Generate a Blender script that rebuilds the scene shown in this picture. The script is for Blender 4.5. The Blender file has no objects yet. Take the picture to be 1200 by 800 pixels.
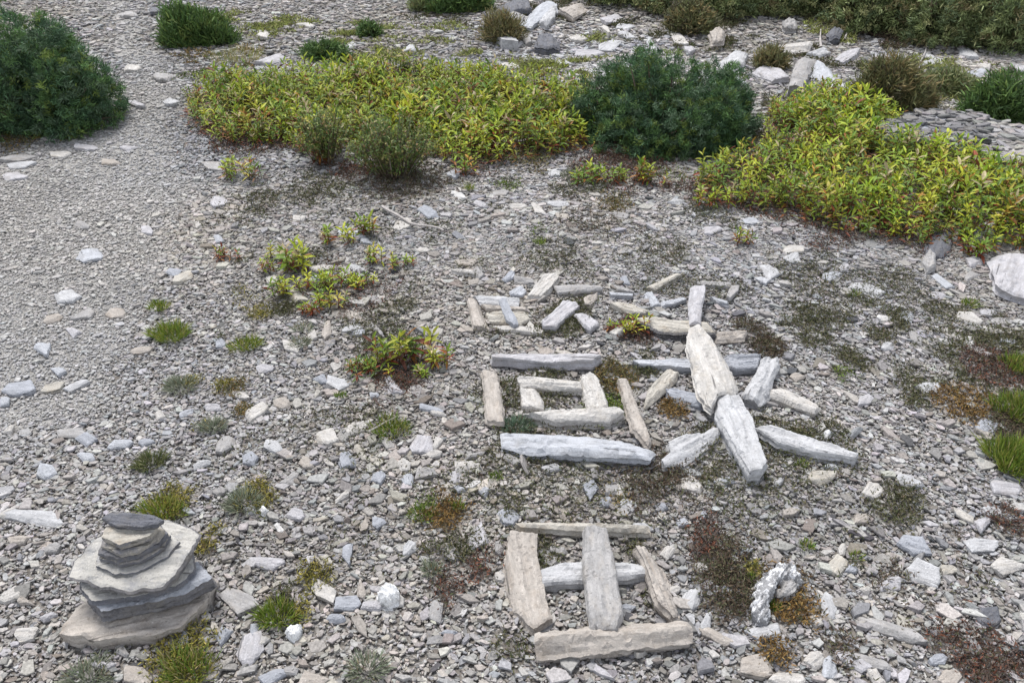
import bpy, math, random
import numpy as np
from mathutils import Vector
from mathutils.geometry import delaunay_2d_cdt

rng = np.random.default_rng(7)
random.seed(7)
SC = bpy.context.scene
COL = SC.collection

# ------------------------------------------------------------------ camera
CAM_H, PITCH, F = 1.5, math.radians(36.0), 924.0      # F in pixels of the 1200-wide photograph
CAM = np.array([0.0, 0.0, CAM_H])
FWD = np.array([0, math.cos(PITCH), -math.sin(PITCH)])
UPV = np.array([0, math.sin(PITCH), math.cos(PITCH)])
RGT = np.array([1.0, 0, 0])
cd = bpy.data.cameras.new('camera')
cam = bpy.data.objects.new('camera', cd)
COL.objects.link(cam)
cam.location = CAM
cam.rotation_euler = (math.pi / 2 - PITCH, 0, 0)
cd.sensor_width = 36.0
cd.lens = 36.0 * F / 1200.0
cd.clip_start, cd.clip_end = 0.05, 500
SC.camera = cam

# ------------------------------------------------------------------ noise
def _hash(ix, iy, seed):
    h = (ix.astype(np.int64) * 374761393 + iy.astype(np.int64) * 668265263 + seed * 974711) & 0xFFFFFFFF
    h = ((h ^ (h >> 13)) * 1274126177) & 0xFFFFFFFF
    return ((h ^ (h >> 16)) & 0xFFFF) / 65535.0

def vn(x, y, seed=0):
    x = np.asarray(x, float); y = np.asarray(y, float)
    ix, iy = np.floor(x), np.floor(y)
    fx, fy = x - ix, y - iy
    fx = fx * fx * (3 - 2 * fx); fy = fy * fy * (3 - 2 * fy)
    a, b = _hash(ix, iy, seed), _hash(ix + 1, iy, seed)
    c, d = _hash(ix, iy + 1, seed), _hash(ix + 1, iy + 1, seed)
    return (a * (1 - fx) + b * fx) * (1 - fy) + (c * (1 - fx) + d * fx) * fy

def fbm(x, y, seed=0, o=4):
    s, a, t = 0.0, 1.0, 0.0
    for k in range(o):
        s = s + a * vn(x * 2 ** k, y * 2 ** k, seed + 31 * k); t += a; a *= 0.5
    return s / t

def sstep(a, b, x):
    t = np.clip((x - a) / (b - a), 0, 1)
    return t * t * (3 - 2 * t)

def ht(x, y):
    x = np.asarray(x, float); y = np.asarray(y, float)
    h = 0.055 * (fbm(x * 0.9 + 3, y * 0.9, 5, 3) - 0.5) + 0.02 * (fbm(x * 4, y * 4, 9, 2) - 0.5)
    h = h + 0.5 * sstep(5.2, 12, y) * sstep(-0.8, 1.6, x) + 0.004 * np.maximum(y - 8, 0) ** 1.2
    return h

def ray(px, py):
    u, v = (np.asarray(px, float) - 600) / F, (400 - np.asarray(py, float)) / F
    return FWD + u[..., None] * RGT + v[..., None] * UPV

def at_z(px, py, z):
    d = ray(px, py)
    t = (z - CAM_H) / d[..., 2]
    return CAM + d * t[..., None]

def at(px, py, h=0.0):
    z = np.zeros(np.shape(px))
    for _ in range(8):
        p = at_z(px, py, z + h)
        z = ht(p[..., 0], p[..., 1])
    return at_z(px, py, z + h)

def project(P):
    q = np.asarray(P, float) - CAM
    zc = q @ FWD
    zc = np.where(zc < 0.05, 0.05, zc)
    return 600 + F * (q @ RGT) / zc, 400 - F * (q @ UPV) / zc, zc

def ppm(px, py):
    return float(F / ((at(np.array(px), np.array(py)) - CAM) @ FWD))

def inpoly(x, y, poly):
    r = np.zeros(np.shape(x), bool)
    n = len(poly)
    for i in range(n):
        x0, y0 = poly[i]; x1, y1 = poly[(i + 1) % n]
        if y0 == y1: continue
        c = ((y0 > y) != (y1 > y)) & (x < (x1 - x0) * (y - y0) / (y1 - y0) + x0)
        r ^= c
    return r

# ------------------------------------------------------------------ mesh helpers
def mesh_np(name, V, groups, col=None, smooth=False):
    """V (n,3); groups: list of (m,k) index arrays"""
    me = bpy.data.meshes.new(name)
    V = np.ascontiguousarray(V, np.float32)
    me.vertices.add(len(V)); me.vertices.foreach_set('co', V.ravel())
    li = np.concatenate([g.ravel() for g in groups]).astype(np.int32)
    tot = np.concatenate([np.full(len(g), g.shape[1], np.int32) for g in groups])
    st = np.concatenate([[0], np.cumsum(tot)[:-1]]).astype(np.int32)
    me.loops.add(len(li)); me.loops.foreach_set('vertex_index', li)
    me.polygons.add(len(tot)); me.polygons.foreach_set('loop_start', st)
    me.polygons.foreach_set('use_smooth', np.full(len(tot), smooth, bool))
    if col is not None:
        a = me.attributes.new('Col', 'FLOAT_COLOR', 'POINT')
        c = np.ones((len(V), 4), np.float32); c[:, :3] = col
        a.data.foreach_set('color', c.ravel())
    me.update(calc_edges=True)
    return me

def link(name, me, mat, parent=None):
    o = bpy.data.objects.new(name, me)
    COL.objects.link(o)
    if mat is not None: me.materials.append(mat)
    if parent is not None: o.parent = parent
    return o

def tag(o, label=None, cat=None, group=None, kind=None):
    if label: o['label'] = label
    if cat: o['category'] = cat
    if group: o['group'] = group
    if kind or cat: o['kind'] = kind or 'thing'
    return o

def empty(name, loc):
    o = bpy.data.objects.new(name, None)
    COL.objects.link(o); o.location = loc; o.empty_display_size = 0.05
    return o

# ------------------------------------------------------------------ materials
def nodes(m):
    m.use_nodes = True
    nt = m.node_tree
    for n in list(nt.nodes): nt.nodes.remove(n)
    return nt, nt.nodes, nt.links

def mixc(N, L, a, b, f, mode='MIX'):
    n = N.new('ShaderNodeMix'); n.data_type = 'RGBA'; n.blend_type = mode
    for s, v in ((6, a), (7, b), (0, f)):
        if hasattr(v, 'links'): L.new(v, n.inputs[s])
        elif s == 0: n.inputs[0].default_value = v
        else: n.inputs[s].default_value = (*v, 1)
    return n.outputs[2]

def noise(N, L, vec, scale, detail=4, rough=0.6):
    n = N.new('ShaderNodeTexNoise')
    n.inputs['Scale'].default_value = scale; n.inputs['Detail'].default_value = detail
    n.inputs['Roughness'].default_value = rough
    L.new(vec, n.inputs['Vector'])
    return n.outputs[0]

def ramp(N, L, f, a, b):
    n = N.new('ShaderNodeMapRange'); n.inputs[1].default_value = a; n.inputs[2].default_value = b
    L.new(f, n.inputs[0]); return n.outputs[0]

def mapping(N, L, src, scale):
    n = N.new('ShaderNodeMapping'); n.inputs['Scale'].default_value = scale
    L.new(src, n.inputs['Vector']); return n.outputs[0]

def finish(N, L, col, bump=None, bs=0.5, bd=0.004, rough=0.85, spec=0.25):
    p = N.new('ShaderNodeBsdfPrincipled'); o = N.new('ShaderNodeOutputMaterial')
    if hasattr(col, 'links'): L.new(col, p.inputs['Base Color'])
    else: p.inputs['Base Color'].default_value = (*col, 1)
    p.inputs['Roughness'].default_value = rough
    p.inputs['Specular IOR Level'].default_value = spec
    if bump is not None:
        b = N.new('ShaderNodeBump'); b.inputs['Strength'].default_value = bs; b.inputs['Distance'].default_value = bd
        L.new(bump, b.inputs['Height']); L.new(b.outputs[0], p.inputs['Normal'])
    L.new(p.outputs[0], o.inputs[0])
    return p

def rock_mat(name, base, stain=None, stain_amt=0.35, speck=None, contrast=1.0):
    m = bpy.data.materials.new(name); nt, N, L = nodes(m)
    tc = N.new('ShaderNodeTexCoord').outputs['Object']
    g = noise(N, L, mapping(N, L, tc, (13, 62, 85)), 1.0, 7, 0.72)
    f = noise(N, L, tc, 240, 3, 0.6)
    big = noise(N, L, mapping(N, L, tc, (1, 1.8, 1.8)), 14, 4, 0.6)
    lo = tuple(c * (1 - 0.34 * contrast) for c in base); hi = tuple(min(.92, c * (1 + 0.26 * contrast)) for c in base)
    c = mixc(N, L, lo, hi, ramp(N, L, g, 0.28, 0.66))
    c = mixc(N, L, c, tuple(x * 0.72 for x in base), ramp(N, L, big, 0.5, 0.68))
    if stain:
        s = noise(N, L, mapping(N, L, tc, (1, 1.5, 1.5)), 22, 5, 0.7)
        mm = N.new('ShaderNodeMath'); mm.operation = 'MULTIPLY'; mm.inputs[1].default_value = stain_amt
        L.new(ramp(N, L, s, 0.48, 0.66), mm.inputs[0])
        c = mixc(N, L, c, stain, mm.outputs[0])
    cr = noise(N, L, mapping(N, L, tc, (3.2, 70, 70)), 1.0, 3, 0.5)
    c = mixc(N, L, c, tuple(x * 0.36 for x in base), ramp(N, L, cr, 0.655, 0.70))
    c = mixc(N, L, c, tuple(min(.95, x * 1.45) for x in base), ramp(N, L, f, 0.60, 0.74))
    c = mixc(N, L, c, tuple(x * 0.5 for x in base), ramp(N, L, f, 0.40, 0.28))
    if speck:
        v = noise(N, L, tc, 75, 4, 0.75)
        c = mixc(N, L, c, speck, ramp(N, L, v, 0.52, 0.56))
    ad = N.new('ShaderNodeMath'); ad.operation = 'MULTIPLY_ADD'; ad.inputs[1].default_value = 0.45
    L.new(f, ad.inputs[0]); L.new(g, ad.inputs[2])
    finish(N, L, c, ad.outputs[0], 0.6, 0.005, 0.8, 0.3)
    return m

TONES = {'pale': (0.475, 0.455, 0.43), 'warm': (0.385, 0.35, 0.315), 'tan': (0.42, 0.395, 0.35), 'blue': (0.325, 0.337, 0.368), 'grey': (0.335, 0.325, 0.32), 'dark': (0.125, 0.128, 0.145), 'white': (0.56, 0.55, 0.54), 'lilac': (0.415, 0.405, 0.42), 'ash': (0.44, 0.44, 0.448), 'bluepale': (0.405, 0.417, 0.445)}
STAIN = {'pale': (.42, .36, .28), 'warm': (.28, .22, .165), 'tan': (.36, .27, .17), 'blue': (.40, .41, .43), 'grey': (.36, .31, .25),
         'dark': (.24, .21, .17), 'white': (.5, .42, .3), 'lilac': (.36, .32, .29), 'ash': (.36, .35, .34), 'bluepale': (.35, .34, .33)}
RM = {k: rock_mat('slate_' + k, v, STAIN[k]) for k, v in TONES.items()}
RM['lichen'] = rock_mat('lichen_rock', (.25, .25, .255), None, speck=(.66, .66, .67))
RM['quartz'] = rock_mat('quartz', (.85, .85, .84), (.2, .2, .19), 0.9)
RM['side'] = rock_mat('slate_fracture', (.15, .145, .15), (.22, .2, .165))  # dark tone for the side faces of a few slabs
RM['cream'] = rock_mat('slate_cream', (.415, .40, .37), (.25, .25, .26), 0.85, contrast=.8)
RM['layer'] = rock_mat('slate_layered', (.33, .305, .265), (.15, .15, .17), 0.95)

def attr_mat(name, rough=0.88, lo=0.62, hi=1.22, s1=160, s2=520, bd=0.003):
    m = bpy.data.materials.new(name); nt, N, L = nodes(m)
    a = N.new('ShaderNodeAttribute'); a.attribute_name = 'Col'
    tc = N.new('ShaderNodeTexCoord').outputs['Object']
    n1 = noise(N, L, tc, s1, 4, 0.65); n2 = noise(N, L, tc, s2, 2, 0.6)
    c = mixc(N, L, (lo,) * 3, (hi,) * 3, ramp(N, L, n1, 0.3, 0.7))
    c = mixc(N, L, a.outputs['Color'], c, 1.0, 'MULTIPLY')
    finish(N, L, c, n2, 0.6, bd, rough, 0.25)
    return m
M_CHIP = attr_mat('slate_chips')

def leaf_mat(name, rough=0.55, trans=0.3):
    m = bpy.data.materials.new(name); nt, N, L = nodes(m)
    a = N.new('ShaderNodeAttribute'); a.attribute_name = 'Col'
    p = N.new('ShaderNodeBsdfPrincipled'); p.inputs['Roughness'].default_value = rough; p.inputs['Specular IOR Level'].default_value = 0.3
    t = N.new('ShaderNodeBsdfTranslucent'); x = N.new('ShaderNodeMixShader'); x.inputs[0].default_value = trans
    o = N.new('ShaderNodeOutputMaterial')
    tc = N.new('ShaderNodeTexCoord').outputs['Object']
    c = mixc(N, L, (.75,) * 3, (1.2,) * 3, ramp(N, L, noise(N, L, tc, 90, 3), .3, .7))
    c = mixc(N, L, a.outputs['Color'], c, 1.0, 'MULTIPLY')
    L.new(c, p.inputs['Base Color']); L.new(c, t.inputs['Color'])
    L.new(p.outputs[0], x.inputs[1]); L.new(t.outputs[0], x.inputs[2]); L.new(x.outputs[0], o.inputs[0])
    return m
M_LEAF = leaf_mat('leaf', 0.5, 0.24)
M_NEEDLE = leaf_mat('needle', 0.6, 0.15)
M_MOSS = leaf_mat('moss', 0.9, 0.1)
M_WOOD = attr_mat('wood', 0.85, .6, 1.3, 120, 400)

def ground_mat(name, a, b, c):
    m = bpy.data.materials.new(name); nt, N, L = nodes(m)
    tc = N.new('ShaderNodeTexCoord').outputs['Object']
    n1 = noise(N, L, tc, 5, 5, .65); n2 = noise(N, L, tc, 120, 4, .7)
    vo = N.new('ShaderNodeTexVoronoi'); vo.inputs['Scale'].default_value = 110; L.new(tc, vo.inputs['Vector'])
    cc = mixc(N, L, a, b, ramp(N, L, n1, .38, .62))
    hs = N.new('ShaderNodeSeparateColor'); L.new(vo.outputs['Color'], hs.inputs[0])
    cc = mixc(N, L, cc, c, ramp(N, L, hs.outputs[0], .55, .8))
    cc = mixc(N, L, cc, tuple(x * .6 for x in a), ramp(N, L, n2, .5, .36))
    finish(N, L, cc, vo.outputs['Distance'], 0.8, 0.006, .95, .15)
    return m
M_GROUND = ground_mat('soil', (.23, .213, .195), (.165, .146, .126), (.34, .33, .315))
M_PATH = ground_mat('path_grit', (.33, .318, .30), (.28, .268, .25), (.42, .41, .395))

# ------------------------------------------------------------------ regions (photo pixels of where they stand)
PATH = [(108, -60), (172, -60), (165, 40), (212, 90), (208, 150), (225, 200), (205, 300), (170, 400), (110, 470), (0, 520), (-200, 560),
        (-350, 300), (0, 185), (95, 150), (138, 100), (132, 50)]
SCREE = [(590, 10), (700, 15), (800, 35), (905, 95), (1000, 120), (1030, 60), (1200, 60), (1400, 90), (1400, 200), (1200, 190), (1140, 165), (1030, 130),
         (960, 115), (900, 100), (690, 90), (590, 60)]
def path_mask(x, y):
    px, py, _ = project(np.stack([x, y, ht(x, y)], -1))
    jit = 22 * (fbm(x * 4, y * 4, 77, 4) - .5)
    s = 0.0
    for dx, dy in ((0, 0), (14, 0), (-14, 0), (0, 8), (0, -8), (40, 10), (-40, -10), (14, 20)):
        s = s + inpoly(px + dx + jit * 3, py + dy + jit, PATH)
    return s / 8.0
def scree_mask(x, y):
    px, py, _ = project(np.stack([x, y, ht(x, y)], -1))
    return inpoly(px, py, SCREE).astype(float)

# moss spots: px, py, radius px, colour key, strength
MOSS = [(705, 478, 22, 'g', .9), (720, 440, 26, 'o', .9), (745, 385, 26, 'r', .8), (790, 478, 20, 'u', .9), (760, 430, 22, 'd', .7), (200, 590, 26, 'y', .9), (300, 585, 30, 'y', .8),
        (240, 640, 16, 'y', .9), (255, 620, 12, 'y', .8), (370, 672, 24, 'y', .9), (350, 715, 20, 'y', .6), (520, 600, 28, 'u', .9), (505, 590, 16, 'g', .8), (920, 700, 40, 'u', 1), (860, 690, 46, 'b', 1),
        (880, 668, 18, 'y', .8), (908, 760, 26, 'u', 1), (850, 655, 40, 'b', .8), (1150, 770, 55, 'r', .9), (935, 512, 26, 'd', .9), (830, 250, 45, 'd', .5), (1000, 420, 30, 'd', .6), (990, 435, 24, 'g', .4),
        (900, 405, 26, 'b', .8), (880, 385, 26, 'b', .6), (1140, 480, 36, 'u', .7), (1165, 430, 30, 'r', .7), (1180, 500, 40, 'b', .8), (950, 330, 50, 'd', .6), (1010, 345, 40, 'd', .6), (980, 370, 40, 'd', .55),
        (1030, 390, 30, 'd', .6), (470, 445, 40, 'r', .7), (400, 330, 60, 'r', .6), (360, 300, 30, 'd', .6), (330, 360, 30, 'd', .6), (430, 400, 30, 'd', .5), (300, 240, 60, 'd', .5), (380, 225, 60, 'd', .55), (520, 270, 40, 'd', .4),
        (560, 310, 40, 'd', .5), (640, 300, 60, 'd', .5), (700, 260, 60, 'b', .45), (760, 300, 50, 'd', .5), (720, 240, 24, 'o', .8), (660, 470, 30, 'd', .4), (630, 455, 40, 'd', .5), (650, 430, 30, 'd', .5), (680, 330, 30, 'd', .5),
        (640, 650, 40, 'd', .5), (740, 640, 25, 'd', .5), (830, 640, 30, 'r', .7), (825, 620, 24, 'r', .6), (790, 560, 50, 'b', .6), (760, 570, 40, 'b', .6), (730, 580, 24, 'o', .4), (840, 560, 36, 'd', .6), (820, 520, 30, 'd', .6), (870, 545, 30, 'd', .6),
        (540, 640, 34, 'd', .6), (520, 680, 34, 'r', .5), (560, 660, 30, 'r', .5), (600, 590, 30, 'd', .5), (260, 450, 14, 'y', .8), (285, 480, 14, 'o', .7), (225, 445, 18, 'y', .6), (275, 455, 24, 'o', .5), (230, 500, 14, 'y', .4),
        (280, 345, 30, 'y', .4), (310, 365, 30, 'y', .5), (290, 300, 20, 'd', .5), (260, 395, 20, 'd', .4), (215, 770, 46, 'y', .8), (330, 700, 26, 'd', .6), (160, 600, 20, 'd', .4), (540, 575, 30, 'd', .3), (1060, 700, 60, 'b', .35), (1050, 590, 40, 'd', .5),
        (1060, 600, 20, 'g', .4), (1120, 640, 40, 'b', .4), (1000, 660, 50, 'd', .3), (990, 760, 30, 'b', .5), (1180, 610, 26, 'r', .6), (830, 430, 20, 'd', .5), (30, 160, 50, 'o', .6), (90, 150, 40, 'u', .5), (250, 70, 60, 'o', .5), (230, 80, 50, 'g', .4),
        (330, 30, 50, 'p', .6), (420, 40, 60, 'p', .7), (280, 20, 30, 'p', .5), (500, 40, 50, 'p', .5), (640, 80, 50, 'p', .8), (690, 78, 40, 'p', .9), (700, 45, 26, 'p', .5), (560, 65, 40, 'p', .6), (600, 60, 30, 'p', .5), (450, 65, 50, 'p', .6), (1090, 80, 70, 'p', .5),
        (1130, 110, 50, 'p', .6), (1040, 45, 50, 'b', .7), (980, 40, 40, 'p', .6), (470, 205, 70, 'b', .7), (420, 200, 40, 'r', .7), (740, 190, 60, 'r', .8), (860, 225, 70, 'r', .6), (950, 255, 60, 'r', .5), (1080, 280, 50, 'r', .5), (560, 190, 50, 'r', .5), (620, 185, 40, 'o', .5),
        (280, 160, 60, 'r', .6), (340, 165, 40, 'r', .7), (690, 210, 30, 'd', .5), (590, 215, 30, 'g', .4), (630, 270, 18, 'g', .5), (500, 640, 20, 'd', .5), (420, 590, 20, 'd', .3), (120, 780, 26, 'd', .4), (600, 760, 30, 'd', .4), (760, 700, 24, 'd', .4)]
_ms = []
for (a_, b_, r_, k_, s_) in MOSS:
    p_ = at(np.array(float(a_)), np.array(float(b_))); z_ = ppm(a_, b_)
    _ms.append((p_[0], p_[1], r_ / z_, k_, s_))
def moss_mask(x, y):
    m = np.zeros(np.shape(x))
    for (a, b, r, k, s) in _ms:
        d2 = ((x - a) / r) ** 2 + ((y - b) / (r * 1.15)) ** 2
        m = np.maximum(m, s * np.exp(-d2 * 1.1))
    br = fbm(x * 9, y * 9, 21, 4)
    m = np.clip(m * 1.75 - (1 - br) * .8 - .9 * (.55 - fbm(x * 26, y * 26, 23, 3)), 0, 1)
    g = sstep(1.0, 2.2, y) * sstep(.50, .66, fbm(x * 5 + 9, y * 5, 41, 4)) * .5 * sstep(-1.0, .1, x)
    m = np.maximum(m, g)
    m = m * (1 - sstep(3.6, 4.4, y) * (1 - sstep(.42, .62, fbm(x * 7, y * 7, 83, 3))))
    return m * (1 - path_mask(x, y))

# ------------------------------------------------------------------ ground sheet
def axis(a, b, step, far, sgn_lo=True):
    core = np.arange(a, b + step / 2, step)
    out, d, x = [], step, b
    while x < far: d *= 1.35; x += d; out.append(x)
    lo, d, x = [], step, a
    lim = -far if sgn_lo else -6
    while x > lim: d *= 1.35; x -= d; lo.append(x)
    return np.concatenate([lo[::-1], core, out])
gx, gy = axis(-4.6, 5.0, .03, 140), axis(0.1, 8.6, .03, 160, False)
X, Y = np.meshgrid(gx, gy)
V = np.stack([X, Y, ht(X, Y) - .012], -1).reshape(-1, 3)
idx = np.arange(X.size).reshape(X.shape)
Q = np.stack([idx[:-1, :-1], idx[:-1, 1:], idx[1:, 1:], idx[1:, :-1]], -1).reshape(-1, 4)
tag(link('ground', mesh_np('ground', V, [Q], smooth=True), M_GROUND), 'stony grey brown mountain ground', None, None, 'structure')

gx, gy = np.arange(-4.2, .2, .04), np.arange(1.2, 8.4, .04)
X, Y = np.meshgrid(gx, gy)
pm = path_mask(X, Y)
V = np.stack([X, Y, ht(X, Y) - .028 + .0185 * sstep(.1, .6, pm)], -1).reshape(-1, 3)
idx = np.arange(X.size).reshape(X.shape)
Q = np.stack([idx[:-1, :-1], idx[:-1, 1:], idx[1:, 1:], idx[1:, :-1]], -1).reshape(-1, 4)
Q = Q[(pm.reshape(-1)[Q] > .05).any(1)]
used = np.unique(Q); remap = np.zeros(X.size, int); remap[used] = np.arange(len(used))
tag(link('path', mesh_np('path', V[used], [remap[Q]], smooth=True), M_PATH), 'trodden pale grit footpath', None, None, 'structure')

# ------------------------------------------------------------------ gravel
PAL = np.array([TONES['pale'], TONES['warm'], TONES['grey'], TONES['blue'], TONES['lilac'], TONES['ash'], TONES['tan'], TONES['dark'], (.27, .235, .20), (.60, .585, .56)])
def chip_cols(n, w=(.20, .16, .20, .09, .10, .13, .05, .02, .05, .0)):
    w = np.array(w); w = w / w.sum()
    c = PAL[rng.choice(len(PAL), n, p=w)]
    c = c * .6 + c.mean(1, keepdims=True) * np.array([[.408, .40, .389]])
    c = c * rng.uniform(.66, 1.12, (n, 1)) * np.array([[1.0, .985, .975]]) * (1 + rng.normal(0, .02, (n, 3)))
    return c

def chips(x, y, a, asp, th, yaw, tilt, lift, col, k=6, crown=False):
    n = len(x)
    ang = (np.arange(k) + rng.uniform(-.42, .42, (n, k))) * 2 * np.pi / k
    r = rng.uniform(.68, 1.18, (n, k))
    ox, oy = np.cos(ang) * r * a[:, None], np.sin(ang) * r * (a / asp)[:, None]
    rings = [(1.0, -1.0), (1.0, .55), (.93, 1.0)] if crown else [(1.0, -1.0), (.9, 1.0)]
    P = []
    for j, (s, zz) in enumerate(rings):
        q = np.empty((n, k, 3))
        jx = rng.normal(0, .05, (n, 1)) * a[:, None] if j == len(rings) - 1 else 0
        q[..., 0] = ox * s + jx; q[..., 1] = oy * s
        q[..., 2] = zz * th[:, None] * (1 + (rng.normal(0, .22, (n, k)) if j else 0))
        P.append(q)
    P = np.concatenate(P, 1)
    if crown:
        c = np.zeros((n, 1, 3)); c[:, 0, 2] = th * rng.uniform(.9, 1.15, n); c[:, 0, 0] = a * rng.uniform(-.3, .3, n)
        P = np.concatenate([P, c], 1)
    # tilt about a horizontal axis, then yaw
    ta = rng.uniform(0, 2 * np.pi, n); ca, sa = np.cos(ta)[:, None], np.sin(ta)[:, None]
    ux = P[..., 0] * ca + P[..., 1] * sa; uy = -P[..., 0] * sa + P[..., 1] * ca; uz = P[..., 2]
    ct, s_t = np.cos(tilt)[:, None], np.sin(tilt)[:, None]
    uy, uz = uy * ct - uz * s_t, uy * s_t + uz * ct
    px, py = ux * ca - uy * sa, ux * sa + uy * ca
    cy, sy = np.cos(yaw)[:, None], np.sin(yaw)[:, None]
    W = np.stack([px * cy - py * sy + x[:, None], px * sy + py * cy + y[:, None], uz + (ht(x, y) - .011 + lift)[:, None]], -1)
    m = P.shape[1]
    base = (np.arange(n) * m)[:, None]
    gs = []
    for j in range(len(rings) - 1):
        for i in range(k):
            i2 = (i + 1) % k
            gs.append(base + np.array([[j * k + i, j * k + i2, (j + 1) * k + i2, (j + 1) * k + i]]))
    gq = np.concatenate(gs, 0)
    t0 = (len(rings) - 1) * k
    if crown:
        gt = np.concatenate([base + np.array([[t0 + i, t0 + (i + 1) % k, m - 1]]) for i in range(k)], 0)
    else:
        gt = base + np.arange(t0, t0 + k)[None, :]
    return W.reshape(-1, 3), gq, gt, np.repeat(col, m, 0)

def wedge(n, y0, y1, margin=.5, density=None):
    """random points over the ground seen from the footpath viewpoint, with a generous margin to the sides"""
    yy = np.sqrt(rng.uniform(0, 1, n) * ((y1 + 1.2) ** 2 - (y0 + 1.2) ** 2) + (y0 + 1.2) ** 2) - 1.2
    half = .69 * (np.hypot(yy, CAM_H)) + margin
    xx = rng.uniform(-1, 1, n) * half
    return xx, yy

def strike(x, y, px):
    """local bedding direction of the flakes: across the slope near the path, swinging diagonal over the eastern side"""
    return np.where(x > .5, -.55, .05) * sstep(.2, 1.2, np.abs(x - .1)) + rng.normal(0, .75, len(x))

STONE_POLY = []
def under_stone(x, y):
    r = np.zeros(len(x), bool)
    for W in STONE_POLY:
        lo, hi = W.min(0), W.max(0)
        i = np.nonzero((x > lo[0]) & (x < hi[0]) & (y > lo[1]) & (y < hi[1]))[0]
        if len(i): r[i] |= inpoly(x[i], y[i], W)
    return r
def gravel(n, y0, y1, amin, amax, power, lift, cover, crown=False, k=6, w=None, flat=.22, avoid_moss=1.0, margin=.5):
    x, y = wedge(n, y0, y1, margin)
    mm, pm = moss_mask(x, y), path_mask(x, y)
    keep = rng.uniform(0, 1, n) > mm * avoid_moss
    if crown:
        cl = fbm(x * 2.2 + 40, y * 2.2, 91, 3)
        keep &= rng.uniform(0, 1, n) < sstep(.28, .62, cl) * (1 - .45 * pm)
    keep &= ~under_stone(x, y)
    x, y, pm = x[keep], y[keep], pm[keep]; n = len(x)
    u = rng.uniform(0, 1, n)
    a = amin * (amax / amin) ** (u ** power)
    a = a * (1 - .30 * pm)
    asp = rng.uniform(1.1, 2.9, n); th = np.minimum(a * rng.uniform(.08, .24, n), .0065)
    tilt = np.abs(rng.normal(0, flat, n)) * (1 - .4 * pm)
    steep = rng.uniform(0, 1, n) < .045; tilt = np.where(steep, rng.uniform(.4, 1.0, n), tilt)
    col = chip_cols(n, w) if w else chip_cols(n)
    # dust: patches of warm and of cool chips, path and scree run paler
    tone = fbm(x * 1.1 + 7, y * 1.1, 55, 3)[:, None]
    col = col * (1 + (tone - .5) * np.array([[.16, .06, -.12]]))
    sm = scree_mask(x, y)[:, None]
    col = col * (1 + .22 * sm) * (1 - .12 * sstep(.48, .68, fbm(x * 2.3, y * 2.3, 131, 4)))[:, None]
    col = col * (1 - .45 * pm[:, None]) + .45 * pm[:, None] * np.array([[.50, .487, .468]]) * rng.uniform(.85, 1.15, (n, 1))
    return chips(x, y, a, asp, th, strike(x, y, None), tilt, lift + rng.uniform(0, 1, n) * cover, np.clip(col, .02, .9), k, crown)

def merge(parts):
    V, G, C, off = [], {}, [], 0
    for (v, gq, gt, c) in parts:
        V.append(v); C.append(c)
        for g in (gq, gt): G.setdefault(g.shape[1], []).append(g + off)
        off += len(v)
    return np.concatenate(V), [np.concatenate(g) for g in G.values()], np.concatenate(C)

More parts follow.
